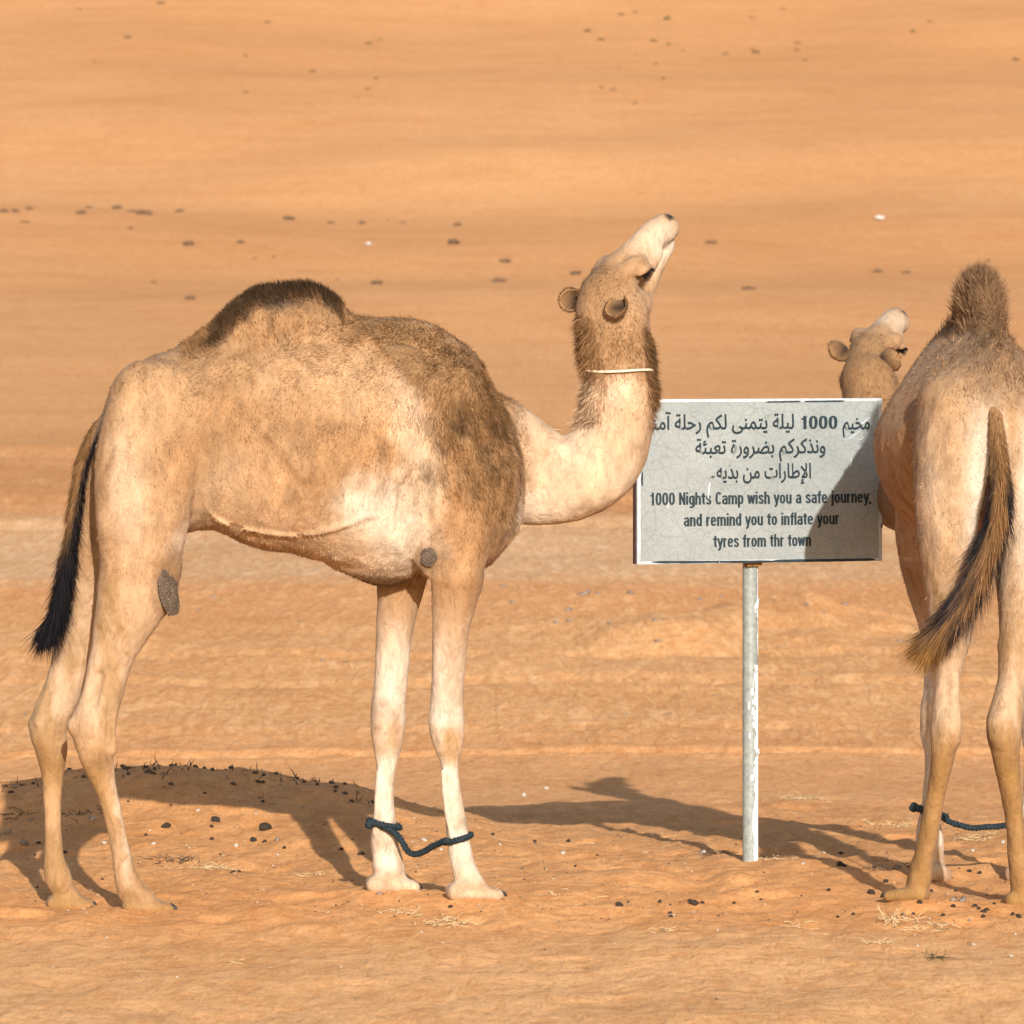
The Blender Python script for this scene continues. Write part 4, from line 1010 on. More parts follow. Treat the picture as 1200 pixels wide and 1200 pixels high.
    strands('tail_hair', r0, off, dd, ln, np.full(n, .0032), cc, tail, .12, .10, 1.05, 3)
    u_, v_ = UV1(v)
    def flow(r, nn):
        F_ = np.tile(np.array([-.35, 0, -.9]), (len(r), 1))
        F_[:, 1] += fbm(r[:, 0] * 5, r[:, 1] * 5, r[:, 2] * 5, 2, 350) * .8; F_[:, 0] += fbm(r[:, 0] * 5, r[:, 1] * 5, r[:, 2] * 5, 2, 352) * .8
        return F_
    dens = np.where((v[:, 2] > .95) & (v[:, 0] < .9), .8, 0)
    coat_fur(root, 'coat_fur', v, q, t, N, C, 95000, dens, lambda r: .012 + .003 * (r[:, 2] > 1.6), .16, flow, .0024, .2, .25)
    dh = (v[:, 2] > 1.66) * np.exp(-((v[:, 1]) / (.055 + .05 * sstep(1.95, 1.75, v[:, 2]))) ** 2) * (np.abs(v[:, 0]) < .48) * (.35 + 1.5 * sstep(1.85, 2.05, v[:, 2]))
    coat_fur(root, 'hump_crest', v, q, t, N, C, 22000, dh, lambda r: .022 + .040 * sstep(1.80, 2.0, r[:, 2]), .38, lambda r, nn: np.tile(np.array([-.6, 0, .9]), (len(r), 1)) * (1 - 0), .003, -.2, .22, 1.15, 3, .3, .6, .9)
    hd = (v - O) @ H.T
    dn = np.where((v[:, 0] > 1.3) & (v[:, 2] > 1.35), 1.0, 0) * np.where(hd[:, 0] > .22, .25, 1)
    coat_fur(root, 'head_hair', v, q, t, N, C, 12000, dn, lambda r: np.where(((r - O) @ H.T)[:, 0] < .12, .020, .006), .40, lambda r, nn: np.tile(-H[0] * .5 + np.array([0, 0, -.6]), (len(r), 1)), .0022, .2, .2)
    coat_fur(root, 'leg_hair', v, q, t, N, C, 16000, np.where(v[:, 2] < 1.0, 1.0, 0), .008, .18, lambda r, nn: np.tile(np.array([0, 0, -1.0]), (len(r), 1)), .0018, .1, .1, 1.0, 1, .12, .8, .4)
    return root
build_camel2()

# ------------------------------------------------------------------ the sign
def make_panel_mat():
    m, n, l, b = mat('crazed_sign_film')
    tc = n.new('ShaderNodeTexCoord').outputs['Object']
    wob = n.new('ShaderNodeVectorMath'); wob.operation = 'ADD'
    nz = n.new('ShaderNodeTexNoise'); nz.inputs['Scale'].default_value = 14; l.new(tc, nz.inputs['Vector'])
    sc = n.new('ShaderNodeVectorMath'); sc.operation = 'SCALE'; sc.inputs['Scale'].default_value = 0.03
    l.new(nz.outputs['Color'], sc.inputs[0]); l.new(tc, wob.inputs[0]); l.new(sc.outputs[0], wob.inputs[1])
    def cracks(scale, w0, w1):
        v = n.new('ShaderNodeTexVoronoi'); v.feature = 'DISTANCE_TO_EDGE'; v.inputs['Scale'].default_value = scale
        l.new(wob.outputs[0], v.inputs['Vector'])
        return ramp(n, l, v.outputs['Distance'], [(w0, (0, 0, 0)), (w1, (1, 1, 1))])
    c1 = cracks(9, .002, .022); c2 = cracks(31, .008, .06); c3 = cracks(80, .01, .11)
    f = noise_node(n, l, tc, 5, 5)
    base = ramp(n, l, f, [(.3, (.215, .234, .230)), (.7, (.272, .292, .287))])
    e = mixc(n, l, mixc(n, l, base, (.14, .15, .13), 0.40), base, c1)
    e = mixc(n, l, mixc(n, l, e, (.15, .16, .14), 0.45), e, c2)
    e = mixc(n, l, mixc(n, l, e, (.17, .18, .16), 0.30), e, c3)
    l.new(e, b.inputs['Base Color']); b.inputs['Roughness'].default_value = .45; b.inputs['Specular IOR Level'].default_value = .4
    h = math_node(n, l, 'ADD', c1, c2)
    l.new(bump(n, l, h, .35, .0008), b.inputs['Normal'])
    return m
def make_post_mat():
    m, n, l, b = mat('flaking_white_paint')
    tc = n.new('ShaderNodeTexCoord').outputs['Object']
    f = noise_node(n, l, mapping(n, l, tc, (1, 1, .42)), 15, 9, .70, 1.2)
    side = n.new('ShaderNodeSeparateXYZ'); l.new(tc, side.inputs[0])
    g = math_node(n, l, 'ADD', f, math_node(n, l, 'MULTIPLY', side.outputs['X'], 7.5))       # more paint left on the weather side
    g = math_node(n, l, 'ADD', g, math_node(n, l, 'MULTIPLY', math_node(n, l, 'SUBTRACT', .45, side.outputs['Z']), .12))
    k = ramp(n, l, g, [(.548, (0, 0, 0)), (.556, (1, 1, 1))])
    zn = noise_node(n, l, tc, 60, 5)
    zinc = ramp(n, l, zn, [(.3, (.17, .19, .18)), (.7, (.29, .31, .29))])
    l.new(mixc(n, l, zinc, (.74, .75, .74), k), b.inputs['Base Color'])
    l.new(ramp(n, l, k, [(0, (.42,) * 3), (1, (.7,) * 3)]), b.inputs['Roughness'])
    b.inputs['Metallic'].default_value = 0.0
    l.new(bump(n, l, k, .9, .002, bump(n, l, zn, .3, .001)), b.inputs['Normal'])
    return m
M_PANEL = make_panel_mat(); M_POST = make_post_mat()
M_EDGE = simple('worn_pale_edge', (.38, .40, .41), .5, .18, 30, .3, .001)
M_TAPE = simple('dark_film', (.014, .026, .032), .5, .5, 30, .3, .001)
M_MAROON = simple('maroon_edge', (.055, .022, .02), .5, .3, 30)
M_INK = simple('dark_lettering', (.010, .022, .028), .5, .25, 60)
M_RUST = simple('rusty_bracket', (.16, .075, .02), .8, .5, 60, .5)
M_SCRATCH = simple('bare_scratch', (.78, .80, .80), .5, .05, 30)

AF = {'ا': (0xFE8D, 2), 'آ': (0xFE81, 2), 'إ': (0xFE87, 2), 'ب': (0xFE8F, 4), 'ة': (0xFE93, 2), 'ت': (0xFE95, 4), 'ح': (0xFEA1, 4), 'خ': (0xFEA5, 4), 'د': (0xFEA9, 2),
      'ذ': (0xFEAB, 2), 'ر': (0xFEAD, 2), 'ض': (0xFEBD, 4), 'ط': (0xFEC1, 4), 'ع': (0xFEC9, 4), 'ك': (0xFED9, 4), 'ل': (0xFEDD, 4), 'م': (0xFEE1, 4), 'ن': (0xFEE5, 4),
      'ه': (0xFEE9, 4), 'و': (0xFEED, 2), 'ى': (0xFEEF, 2), 'ي': (0xFEF1, 4), 'ئ': (0xFE89, 4)}
def join_arabic(w):
    """joined letter forms, in the order they are drawn"""
    w = w.replace('لإ', '\u0001'); out = [(0xFEF9, 2) if c == '\u0001' else AF.get(c) for c in w]; r = ''
    for i, c in enumerate(out):
        if c is None: r += w[i]; continue
        p = i > 0 and out[i - 1] and out[i - 1][1] == 4; q = i + 1 < len(out) and out[i + 1] and c[1] == 4
        r += chr(c[0] + (0 if not p and not q else 1 if p and not q else 2 if q and not p else 3))
    return r[::-1]
def arabic(s): return ' '.join(w if w.isdigit() else join_arabic(w) for w in reversed(s.split(' ')))

GL = {}
def _arc(cx, cy, rx, ry, a0, a1, n=14, e=2.5):
    out = []
    for i in range(n + 1):
        a = math.radians(a0 + (a1 - a0) * i / n); c, s = math.cos(a), math.sin(a)
        out.append((cx + rx * abs(c) ** (2 / e) * (1 if c >= 0 else -1), cy + ry * abs(s) ** (2 / e) * (1 if s >= 0 else -1)))
    return out
def _glyphs():
    L, R, c = .08, .36, .22; rx = .14
    arch = lambda x0, x1: [(x0, .46)] + _arc((x0 + x1) / 2, .46, (x1 - x0) / 2, .205, 180, 0) + [(x1, 0)]
    o = _arc(c, .37, rx, .295, 0, 360, 26)
    GL.update({
        'n': (.44, [[(L, 0), (L, .74)], arch(L, R)]), 'h': (.44, [[(L, 0), (L, 1)], arch(L, R)]), 'm': (.70, [[(L, 0), (L, .74)], arch(L, .35), arch(.35, .62)]),
        'u': (.44, [[(L, .74), (L, .28)] + _arc(c, .28, rx, .205, 180, 360) + [(R, .45)], [(R, 0), (R, .74)]]), 'r': (.30, [[(L, 0), (L, .74)], [(L, .42)] + _arc(.26, .42, .18, .235, 180, 88, 8)]),
        'o': (.44, [o]), 'd': (.44, [o, [(R, 0), (R, 1)]]), 'p': (.44, [o, [(L, -.27), (L, .74)]]), 'g': (.44, [o, [(R, .74), (R, -.04)] + _arc(c, -.04, rx, .16, 0, -150, 8)]),
        'a': (.43, [_arc(c, .50, rx * .95, .165, 165, 0, 10) + [(R, 0)], [(R - .02, .40), (.24, .40)] + _arc(.20, .235, .12, .165, 90, 270, 10) + [(.27, .08), (R, .17)]]),
        'e': (.44, [[(L, .38), (R, .38)] + _arc(c, .40, rx, .265, 0, 180, 12) + _arc(c, .33, rx, .255, 180, 330, 12)]),
        's': (.41, [[tuple(p) for p in catmull([(.345, .54), (.29, .645), (.2, .67), (.11, .63), (.085, .53), (.15, .43), (.26, .35), (.34, .25), (.32, .12), (.23, .07), (.12, .09), (.07, .20)], 4)]]),
        't': (.28, [[(.14, .92), (.14, .18), (.17, .09), (.26, .065)], [(-.04, .68), (.30, .68)]]), 'f': (.27, [[(.27, .935), (.18, .925), (.14, .84), (.14, 0)], [(-.04, .68), (.30, .68)]]),
        'i': (.16, [[(.08, 0), (.08, .74)], [(.08, .86), (.08, 1.0)]]), 'l': (.16, [[(.08, 0), (.08, 1)]]), 'j': (.18, [[(.10, .74), (.10, -.12), (.06, -.19), (-.02, -.20)], [(.10, .86), (.10, 1.0)]]),
        'w': (.56, [[(.03, .74), (.15, .04), (.28, .70), (.41, .04), (.53, .74)]]), 'y': (.39, [[(.03, .74), (.20, .06)], [(.36, .74), (.18, -.12), (.12, -.19), (.03, -.20)]]),
        'N': (.49, [[(L, 0), (L, 1)], [(.41, 0), (.41, 1)], [(L, .92), (.41, .08)]]), 'C': (.46, [_arc(.245, .5, .165, .43, 38, 322, 22)]),
        '1': (.40, [[(.25, 0), (.25, 1)], [(.25, .84), (.16, .77), (.06, .755)]]), '0': (.46, [_arc(.23, .5, .15, .43, 0, 360, 26)]), ',': (.16, [[(.09, .10), (.05, -.14)]]), ' ': (.22, [])})
_glyphs()
def sans(s, x0, x1, base, cap, parent, th=.148, ypos=0.0):
    V = []; F = []; pen = 0; k = 0
    for ch in s:
        w, st = GL[ch]
        segs = []
        for pl in st:
            cur = [pl[0]]
            for q in range(1, len(pl)):
                cur.append(pl[q])
                if q < len(pl) - 1:
                    u, w_ = np.subtract(pl[q], pl[q - 1]), np.subtract(pl[q + 1], pl[q])
                    if np.dot(u, w_) < .35 * np.linalg.norm(u) * np.linalg.norm(w_): segs.append(cur); cur = [pl[q]]
            segs.append(cur)
        for pl in segs:
            p = np.array(pl, float) + [pen, 0]; closed = len(p) > 3 and np.allclose(p[0], p[-1])
            t = np.gradient(p, axis=0)
            if closed: t[0] = t[-1] = p[1] - p[-2]
            t /= np.linalg.norm(t, axis=1)[:, None]; nn = np.stack([-t[:, 1], t[:, 0]], -1)
            d = np.diff(p, axis=0); d /= np.linalg.norm(d, axis=1)[:, None] + 1e-9
            mt = np.ones(len(p)); mt[1:-1] = 1 / np.clip(np.sqrt((1 + (d[1:] * d[:-1]).sum(1)) / 2), .45, 1)
            hw = th / 2 * (1 - .22 * np.abs(t[:, 0]))
            a = p + nn * (hw * mt)[:, None]; b = p - nn * (hw * mt)[:, None]; o = len(V); k += 1; dz = .0012 + .00012 * (k % 3)
            for q in range(len(p)): V += [(a[q][0], -dz, a[q][1]), (b[q][0], -dz, b[q][1]), (a[q][0], 0, a[q][1]), (b[q][0], 0, b[q][1])]
            for q in range(len(p) - 1):
                i = o + q * 4; F += [(i, i + 4, i + 5, i + 1), (i, i + 2, i + 6, i + 4), (i + 1, i + 5, i + 7, i + 3)]
        pen += w + .062
    V = np.array(V); a, b = 0.03, pen - .062
    V[:, 0] = x0 + (V[:, 0] - a) * (x1 - x0) / (b - a); V[:, 2] = base + V[:, 2] * cap; V[:, 1] += ypos
    return link_mesh('lettering', V, F, M_INK, parent, smooth=False)
def lettering(body, x0, x1, base, cap, parent, offset, name='lettering', mat_=None, ypos=0.0):
    cu = bpy.data.curves.new('text', 'FONT'); cu.body = body; cu.size = 1.0; cu.bevel_depth = offset; cu.bevel_resolution = 0; cu.resolution_u = 3; cu.extrude = .004
    to = bpy.data.objects.new('text', cu); COL.objects.link(to)
    dg = bpy.context.evaluated_depsgraph_get(); dg.update()
    me = bpy.data.meshes.new_from_object(to.evaluated_get(dg)); bpy.data.objects.remove(to)
    n = len(me.vertices); co = np.empty(n * 3, np.float32); me.vertices.foreach_get('co', co); co = co.reshape(-1, 3)
    a, b = co[:, 0].min(), co[:, 0].max()
    sx = (x1 - x0) / (b - a); sz = cap / .70
    out = np.stack([x0 + (co[:, 0] - a) * sx, ypos - (co[:, 2] * .12 + .0012), base + co[:, 1] * sz], -1)
    me.vertices.foreach_set('co', out.astype(np.float32).ravel()); me.materials.clear(); me.materials.append(mat_ or M_INK); me.update()
    o = bpy.data.objects.new(name, me); COL.objects.link(o); o.parent = parent
    return o

def build_sign():
    W, Hh, Tk = .965, .597, .030
    base = P(883, 1009, 19.30)
    root = empty('road_sign', tuple(base), math.radians(-20) * -1)
    root.rotation_euler = (0, 0, math.radians(20))
    tag(root, 'metal sign on a flaking white post with Arabic and English lettering', 'road sign')
    cx = (P(887.5, 562, 19.30)[0] - base[0]) / math.cos(math.radians(20)); top = 1.645 - base[2]; cz = top - Hh / 2
    def X(px): return cx + (px - 887.2) / 288.0 * W + ((px - 887) / 144.0) ** 2 * .004
    def Z(px, py):
        t = (px - 743) / 288.0; a = 468 - 3.0 * t; b = 662.5 - 8.5 * t
        return top - (py - a) / (b - a) * Hh
    F = -Tk
    # panel: a pressed tray with a folded rim
    V, Fc = box(cx, -Tk / 2 - .004, cz, W - .004, Tk - .008, Hh - .004)
    link_mesh('back_plate', V, Fc, M_MAROON, root, smooth=False)
    V, Fc = box(cx, F + .001, cz, W - .030, .010, Hh - .026)
    link_mesh('sign_panel', V, Fc, M_PANEL, root, smooth=False)
    rim = merge(box(cx, F + .002, top - .0065, W, .012, .013), box(cx, F + .002, top - Hh + .0065, W, .012, .013),
                box(cx - W / 2 + .0075, F + .002, cz, .015, .012, Hh - .026), box(cx + W / 2 - .0075, F + .002, cz, .015, .012, Hh - .026))
    o = link_mesh('rim', *rim, M_EDGE, root, smooth=False)
    bv = o.modifiers.new('b', 'BEVEL'); bv.width = .002; bv.segments = 2
    V, Fc = box(cx - W / 2 - .0015, F + Tk / 2 + .006, cz, .003, Tk - .008, Hh - .004); link_mesh('side_strip', V, Fc, M_MAROON, root, smooth=False)
    # what is left of the dark film along the rim
    def strip(x0, x1, z0, z1, th, seed, y=F - .0055):
        n = 60; V = []; R = np.random.default_rng(seed)
        e1 = np.cumsum(R.normal(size=n)) * .0003; e2 = np.cumsum(R.normal(size=n)) * .0003
        e1 -= np.linspace(0, e1[-1], n); e2 -= np.linspace(0, e2[-1], n)
        for i in range(n):
            t = i / (n - 1); x = x0 + (x1 - x0) * t; z = z0 + (z1 - z0) * t; k = min(1, 14 * t, 14 * (1 - t)) ** .5
            V += [(x, y, z - th * k / 2 + e1[i] * k), (x, y, z + th * k / 2 + e2[i] * k), (x, y + .0015, z - th * k / 2), (x, y + .0015, z + th * k / 2)]
        Fq = []
        for i in range(n - 1):
            a = i * 4; Fq += [(a, a + 4, a + 5, a + 1), (a + 1, a + 5, a + 7, a + 3), (a, a + 2, a + 6, a + 4)]
        return V, Fq
    link_mesh('film_strip', *merge(strip(X(893), X(934), Z(893, 470.5), Z(934, 469.5), .006, 1), strip(X(937), X(986), Z(937, 469.5), Z(986, 468.6), .0055, 2)), M_TAPE, root, smooth=False)
    link_mesh('film_strip', *merge(strip(X(758), X(905), Z(758, 659.2), Z(905, 656.5), .008, 3), strip(X(900), X(1022), Z(900, 656.2), Z(1022, 652.5), .010, 4)), M_TAPE, root, smooth=False)
    def bit(px0, py0, px1, py1, th, m, name):
        a = np.array([X(px0), F - .0062, Z(px0, py0)]); b = np.array([X(px1), F - .0062, Z(px1, py1)])
        V, Fc = tube(catmull([a, (a + b) / 2 + RNG.normal(size=3) * [.002, 0, .002], b], 4), [th * .3] + [th * (.7 + .5 * RNG.random()) for _ in range(7)] + [th * .2], 6, .25)
        link_mesh(name, V, Fc, m, root)
    bit(1027, 497, 1027, 510, .0035, M_TAPE, 'film_strip'); bit(748, 553, 748, 570, .003, M_TAPE, 'film_strip'); bit(1029, 611, 1029, 616, .004, M_TAPE, 'film_strip')
    for a in ((1016, 486, 1003, 497, .0035), (1004, 503, 988, 514, .0028), (1008, 511, 1003, 514, .003), (827, 565, 825, 584, .0022), (994, 535, 992, 545, .0016), (779, 590, 778, 597, .0012), (937, 467, 937, 470, .004), (838, 657, 838, 660, .002)):
        bit(*a, M_SCRATCH, 'scratch')
    Y0 = F - .004
    def ln(s, xa, xb, py, cap, off, ar=True):
        if ar: lettering(arabic(s), X(xa), X(xb), Z((xa + xb) / 2, py), cap / 191 * Hh, root, off, ypos=Y0)
        else: sans(s, X(xa), X(xb), Z((xa + xb) / 2, py), cap / 191 * Hh, root, off, Y0)
    ln('ليلة يتمنى لكم رحلة آمنة', 751, 926, 502.5, 16.8, .017)
    ln('1000', 934, 977, 501.5, 15.5, .165, False)
    ln('مخيم', 983, 1015, 501.5, 16.8, .017)
    ln('ونذكركم بضرورة تعبئة', 810, 963, 530.5, 16.8, .017)
    ln('الإطارات من بديه', 835, 946, 559.5, 16.8, .017)
    bit(828.5, 558.5, 832, 558.4, .0085, M_INK, 'lettering')
    bit(848.5, 545.5, 852, 544, .0018, M_INK, 'lettering')
    ln('1000 Nights Camp wish you a safe journey,', 757, 1017, 589.5, 14.5, .168, False)
    ln('and remind you to inflate your', 797, 979, 614.5, 14.5, .168, False)
    ln('tyres from thr town', 832, 946, 639.5, 14.5, .168, False)
    # post, held by a bracket behind the panel
    r = 9.2 * 19.3 / FPX; n = 40
    path = np.array([[0.0, .030, -.12 + (top - .03 + .12) * i / n] for i in range(n + 1)])
    V, Fc = tube(path, r, 28)
    link_mesh('post', V, Fc, M_POST, root)
    V, Fc = box(0, .002, cz - Hh / 2 - .006, .058, .030, .016); link_mesh('bracket', V, Fc, M_RUST, root, smooth=False)
    # curling flakes of paint
    for i in range(9):
        z = RNG.random() * .95 + .02; a = RNG.random() * 3.4 - 2.9
        c = np.array([math.cos(a) * r, .030 + math.sin(a) * r, z]); o_ = np.array([math.cos(a), math.sin(a), 0]); s = np.array([-math.sin(a), math.cos(a), 0])
        h = .004 + .010 * RNG.random(); w = .003 + .005 * RNG.random()
        V = []
        for j in range(4):
            for k in range(3):
                V.append(c + s * (k - 1) * w * (1 - .25 * abs(j - 1.5)) + np.array([0, 0, (j - 1.5) * h]) + o_ * (.0008 + .0035 * abs(k - 1) * RNG.random() + .0015 * (j == 3)))
        Fq = [(j * 3 + k, j * 3 + k + 1, (j + 1) * 3 + k + 1, (j + 1) * 3 + k) for j in range(3) for k in range(2)]
        fl = link_mesh('paint_flake', V, Fq, M_SCRATCH, root)
        md = fl.modifiers.new('t', 'SOLIDIFY'); md.thickness = .0008
build_sign()

# ------------------------------------------------------------------ ropes and the neck cord
def rope(name, path, r, lab, cat, m=None, strandsn=3, pitch=.038, knots=(), fuzz=True):
    p = catmull(path, 10)
    seg = np.linalg.norm(np.diff(p, axis=0), axis=1); s = np.concatenate([[0], np.cumsum(seg)])
    N = max(20, int(s[-1] / .004)); ss = np.linspace(0, s[-1], N); q = np.stack([np.interp(ss, s, p[:, i]) for i in range(3)], -1)
    T = np.gradient(q, axis=0); T /= np.linalg.norm(T, axis=1)[:, None]
    U = np.cross(T, [0, 0, 1.0]); U /= np.linalg.norm(U, axis=1)[:, None] + 1e-9; B = np.cross(T, U)
    parts = []
    for k in range(strandsn):
        a = 2 * math.pi * (ss / pitch + k / strandsn)
        w = 1 + .12 * np.sin(ss * 170 + k)
        parts.append(tube(q + (U * np.cos(a)[:, None] + B * np.sin(a)[:, None]) * (r * .60 * w)[:, None], r * .52 * (1 + .15 * np.sin(ss * 90 + k * 2)), 7))
    for c, kr in knots:
        c = np.array(c)
        for k in range(3):
            ax = RNG.normal(size=3); ax /= np.linalg.norm(ax); u = np.cross(ax, [0, 0, 1.0]); u /= np.linalg.norm(u); w = np.cross(ax, u)
            parts.append(tube([c + (u * math.cos(t) + w * math.sin(t)) * kr * .6 for t in np.linspace(0, 6.0, 14)], kr * .48, 7))
    V, F = merge(*parts)
    o = link_mesh(name, V, F, m or M_ROPE); tag(o, lab, cat)
    if fuzz:
        n = 700; i = (RNG.random(n) * (N - 1)).astype(int); d = RNG.normal(size=(n, 3)); d /= np.linalg.norm(d, axis=1)[:, None]
        h = strands('rope_fibre', q[i] + d * r, d, d * .7 + T[i] * .5, .006 + .010 * RNG.random(n), np.full(n, .0014), np.tile(np.array([.02, .033, .038]), (n, 1)), o, .2, .3)
    return o
def ring(px, py, Y, rx, ry, tilt=0.0, n=12, a0=0, a1=2 * math.pi):
    c = P(px, py, Y)
    return [c + np.array([math.cos(a) * rx, math.sin(a) * ry, math.cos(a) * tilt]) for a in np.linspace(a0, a1, n)]
k1 = P(433, 966, 17.715)
path = ring(450, 965, 17.75, .052, .050, -.012, 10, math.pi, math.pi * 2.95)[:-1] + [P(446, 967, 17.715), P(462, 975, 17.70), P(471, 986, 17.68), P(479, 998, 17.66), P(488, 1001, 17.64), P(500, 996, 17.60), P(513, 989, 17.54), P(524, 985, 17.49)] \
    + ring(536, 983, 17.55, .044, .052, .012, 10, math.pi * 1.25, math.pi * 3.1)
rope('hobble_rope', path, .0102, 'short dark braided rope tied round both front ankles of the side-on camel', 'rope', knots=[(k1, .016), (k1 + [.012, -.004, .006], .013)])
k2 = P(1071, 946, 18.50)
path = ring(1092, 952, 18.60, .050, .052, -.015, 10, math.pi, math.pi * 2.9)[:-1] + [P(1082, 951, 18.54), P(1100, 956, 18.50), P(1118, 965, 18.49), P(1138, 970, 18.49), P(1160, 969, 18.50), P(1182, 967, 18.50)] \
    + ring(1207, 964, 18.55, .046, .054, .0, 10, math.pi * 1.2, math.pi * 3.1)
rope('hobble_rope', path, .0102, 'dark rope hobbling the front legs of the camel seen from behind', 'rope', knots=[(k2, .017), (k2 + [.016, 0, -.004], .014)])
path = ring(724, 434, 17.88, 41.5 * 17.88 / FPX, .118, -.004, 25)
V, F = tube([p + [0, 0, -.006 * math.sin(i * .5)] for i, p in enumerate(path[:-1])], .0042, 8, closed=True)
tag(link_mesh('neck_cord', V, F, M_CORD), 'thin cream cord tied round the upper neck of the side-on camel', 'cord')

# ------------------------------------------------------------------ what lies on the sand
def blob_mesh(name, m, seed, sx=1, sy=1, sz=.8, nu=7, nv=9, rough=.18):
    R = np.random.default_rng(seed); V = []
    for i in range(nu + 1):
        for j in range(nv):
            a = math.pi * i / nu; b = 2 * math.pi * j / nv
            d = np.array([math.sin(a) * math.cos(b), math.sin(a) * math.sin(b), math.cos(a)])
            r = 1 + rough * float(fbm(*(d * 1.7 + seed * 3.3), 3, seed)) * 2
            V.append(d * r * [sx, sy, sz])
    F = [(i * nv + j, i * nv + (j + 1) % nv, (i + 1) * nv + (j + 1) % nv, (i + 1) * nv + j) for i in range(nu) for j in range(nv)]
    me = bpy.data.meshes.new(name); me.from_pydata([tuple(v) for v in V], [], F); me.materials.append(m)
    me.polygons.foreach_set('use_smooth', [True] * len(F)); me.update(); return me
def drop(name, me, px, py, size, lab, cat, group, sink=.35, turn=None, squash=None):
    p = on_ground(px, py)
    r = size * p[1] / FPX / 2
    o = bpy.data.objects.new(name, me); COL.objects.link(o)
    o.location = (p[0], p[1], p[2] + r * sink); s = r
    o.scale = (s, s, s) if squash is None else (s, s, s * squash)
    o.rotation_euler = (RNG.random() * .5, RNG.random() * .5, RNG.random() * 6.28) if turn is None else (0, 0, turn)
    return tag(o, lab, cat, group)
DUNG = [blob_mesh('dung', M_DUNG, 10 + i, 1.15, .85, .72) for i in range(5)]
PST = [blob_mesh('stone', M_PALE, 20 + i, 1.1, .8, .6, rough=.35) for i in range(4)]
GST = [blob_mesh('stone', M_STONE, 30 + i, 1.1, .8, .6, rough=.4) for i in range(4)]
pel = [(171, 979, 5), (248, 985, 6), (248, 970, 6), (333, 995, 6), (273, 1023, 6), (280, 1022, 5), (400, 996, 6), (528, 1064, 6), (773, 1058, 6), (785, 1071, 6), (786, 1075, 6), (666, 987, 6), (627, 987, 5),
       (577, 979, 6), (986, 1001, 6), (1038, 1034, 7), (1078, 1060, 8), (1054, 1052, 7), (1086, 1054, 7), (1117, 1063, 7), (1142, 1063, 7), (1147, 1066, 6), (1153, 1070, 7), (1152, 1076, 7), (1156, 1068, 6), (1105, 1074, 6),
       (1187, 1073, 7), (1194, 1076, 8), (1148, 1024, 7), (1136, 1023, 7), (1058, 1073, 6), (1070, 1073, 5), (823, 1059, 6), (808, 1057, 6), (814, 1061, 6), (982, 1076, 5), (1000, 1073, 6), (423, 1002, 8), (310, 987, 6), (45, 989, 6),
       (76, 1001, 6), (44, 1041, 4), (120, 1032, 4), (887, 1046, 5), (892, 1055, 4), (860, 1060, 5), (971, 1044, 6), (983, 1014, 5), (990, 1016, 6), (1025, 1018, 5), (1091, 1045, 6), (674, 1016, 4), (700, 1003, 4), (736, 1058, 4), (240, 931, 4),
       (308, 940, 5), (200, 945, 4), (150, 940, 4), (258, 1002, 4), (1120, 1045, 5), (1165, 1060, 5)]
for i, (px, py, s) in enumerate(pel):
    drop('dung_pellet', DUNG[i % 5], px, py, s * .92, 'small dark round dung pellet lying on the orange sand', 'dung pellet', 'dung pellets scattered on the sand')
for px, py, s, lab in [(253, 963, 12, 'broken dark dung ball in the lit sand right of the hind legs'), (195, 970, 11, 'brown split dung ball nearest the side-on camel hind legs'),
                       (311, 973, 17, 'largest dark dung lump at the edge of the front leg shadow'), (297, 987, 9, 'flat dark dung lump below the largest one'),
                       (726, 1062, 9, 'lone round dung ball in the open sand before the sign post'), (1021, 1048, 10, 'elongated dark dung lump left of the hind foot of the camel seen from behind'),
                       (985, 1015, 10, 'dark dung lump in the shadow right of the sign post'), (813, 1060, 10, 'cluster-topping dung lump left of the sign post')]:
    drop('dung_lump', DUNG[int(px) % 5], px, py, s * 1.05, lab, 'dung', None, squash=.85)
for i, (px, py, s) in enumerate([(109, 961, 7), (232, 951, 6), (122, 989, 6), (277, 993, 7), (180, 990, 6), (325, 1003, 5), (497, 986, 7), (517, 997, 6), (823, 1001, 9), (1175, 988, 6), (640, 925, 6), (614, 933, 7), (660, 1001, 7), (300, 955, 4),
                                  (176, 974, 4), (430, 930, 4), (586, 991, 4), (941, 1013, 5), (966, 1000, 4), (1140, 998, 5), (841, 1091, 4), (1141, 1108, 5), (1185, 1122, 5), (1190, 1096, 4), (62, 1134, 3), (125, 1100, 4), (400, 1134, 3), (1075, 1109, 4)]):
    drop('pale_stone', PST[i % 4], px, py, s, 'small off-white stone half sunk in the sand', 'stone', 'pale stones on the near sand')
for i, (px, py, s) in enumerate([(28, 991, 12), (17, 924, 8), (60, 958, 5), (445, 1049, 7), (1117, 1056, 9), (1128, 1057, 11), (325, 985, 8), (1136, 1080, 5), (37, 962, 6), (8, 978, 9)]):
    drop('grey_stone', GST[i % 4], px, py, s, 'small grey-brown stone on the trampled sand', 'stone', 'grey stones on the near sand')
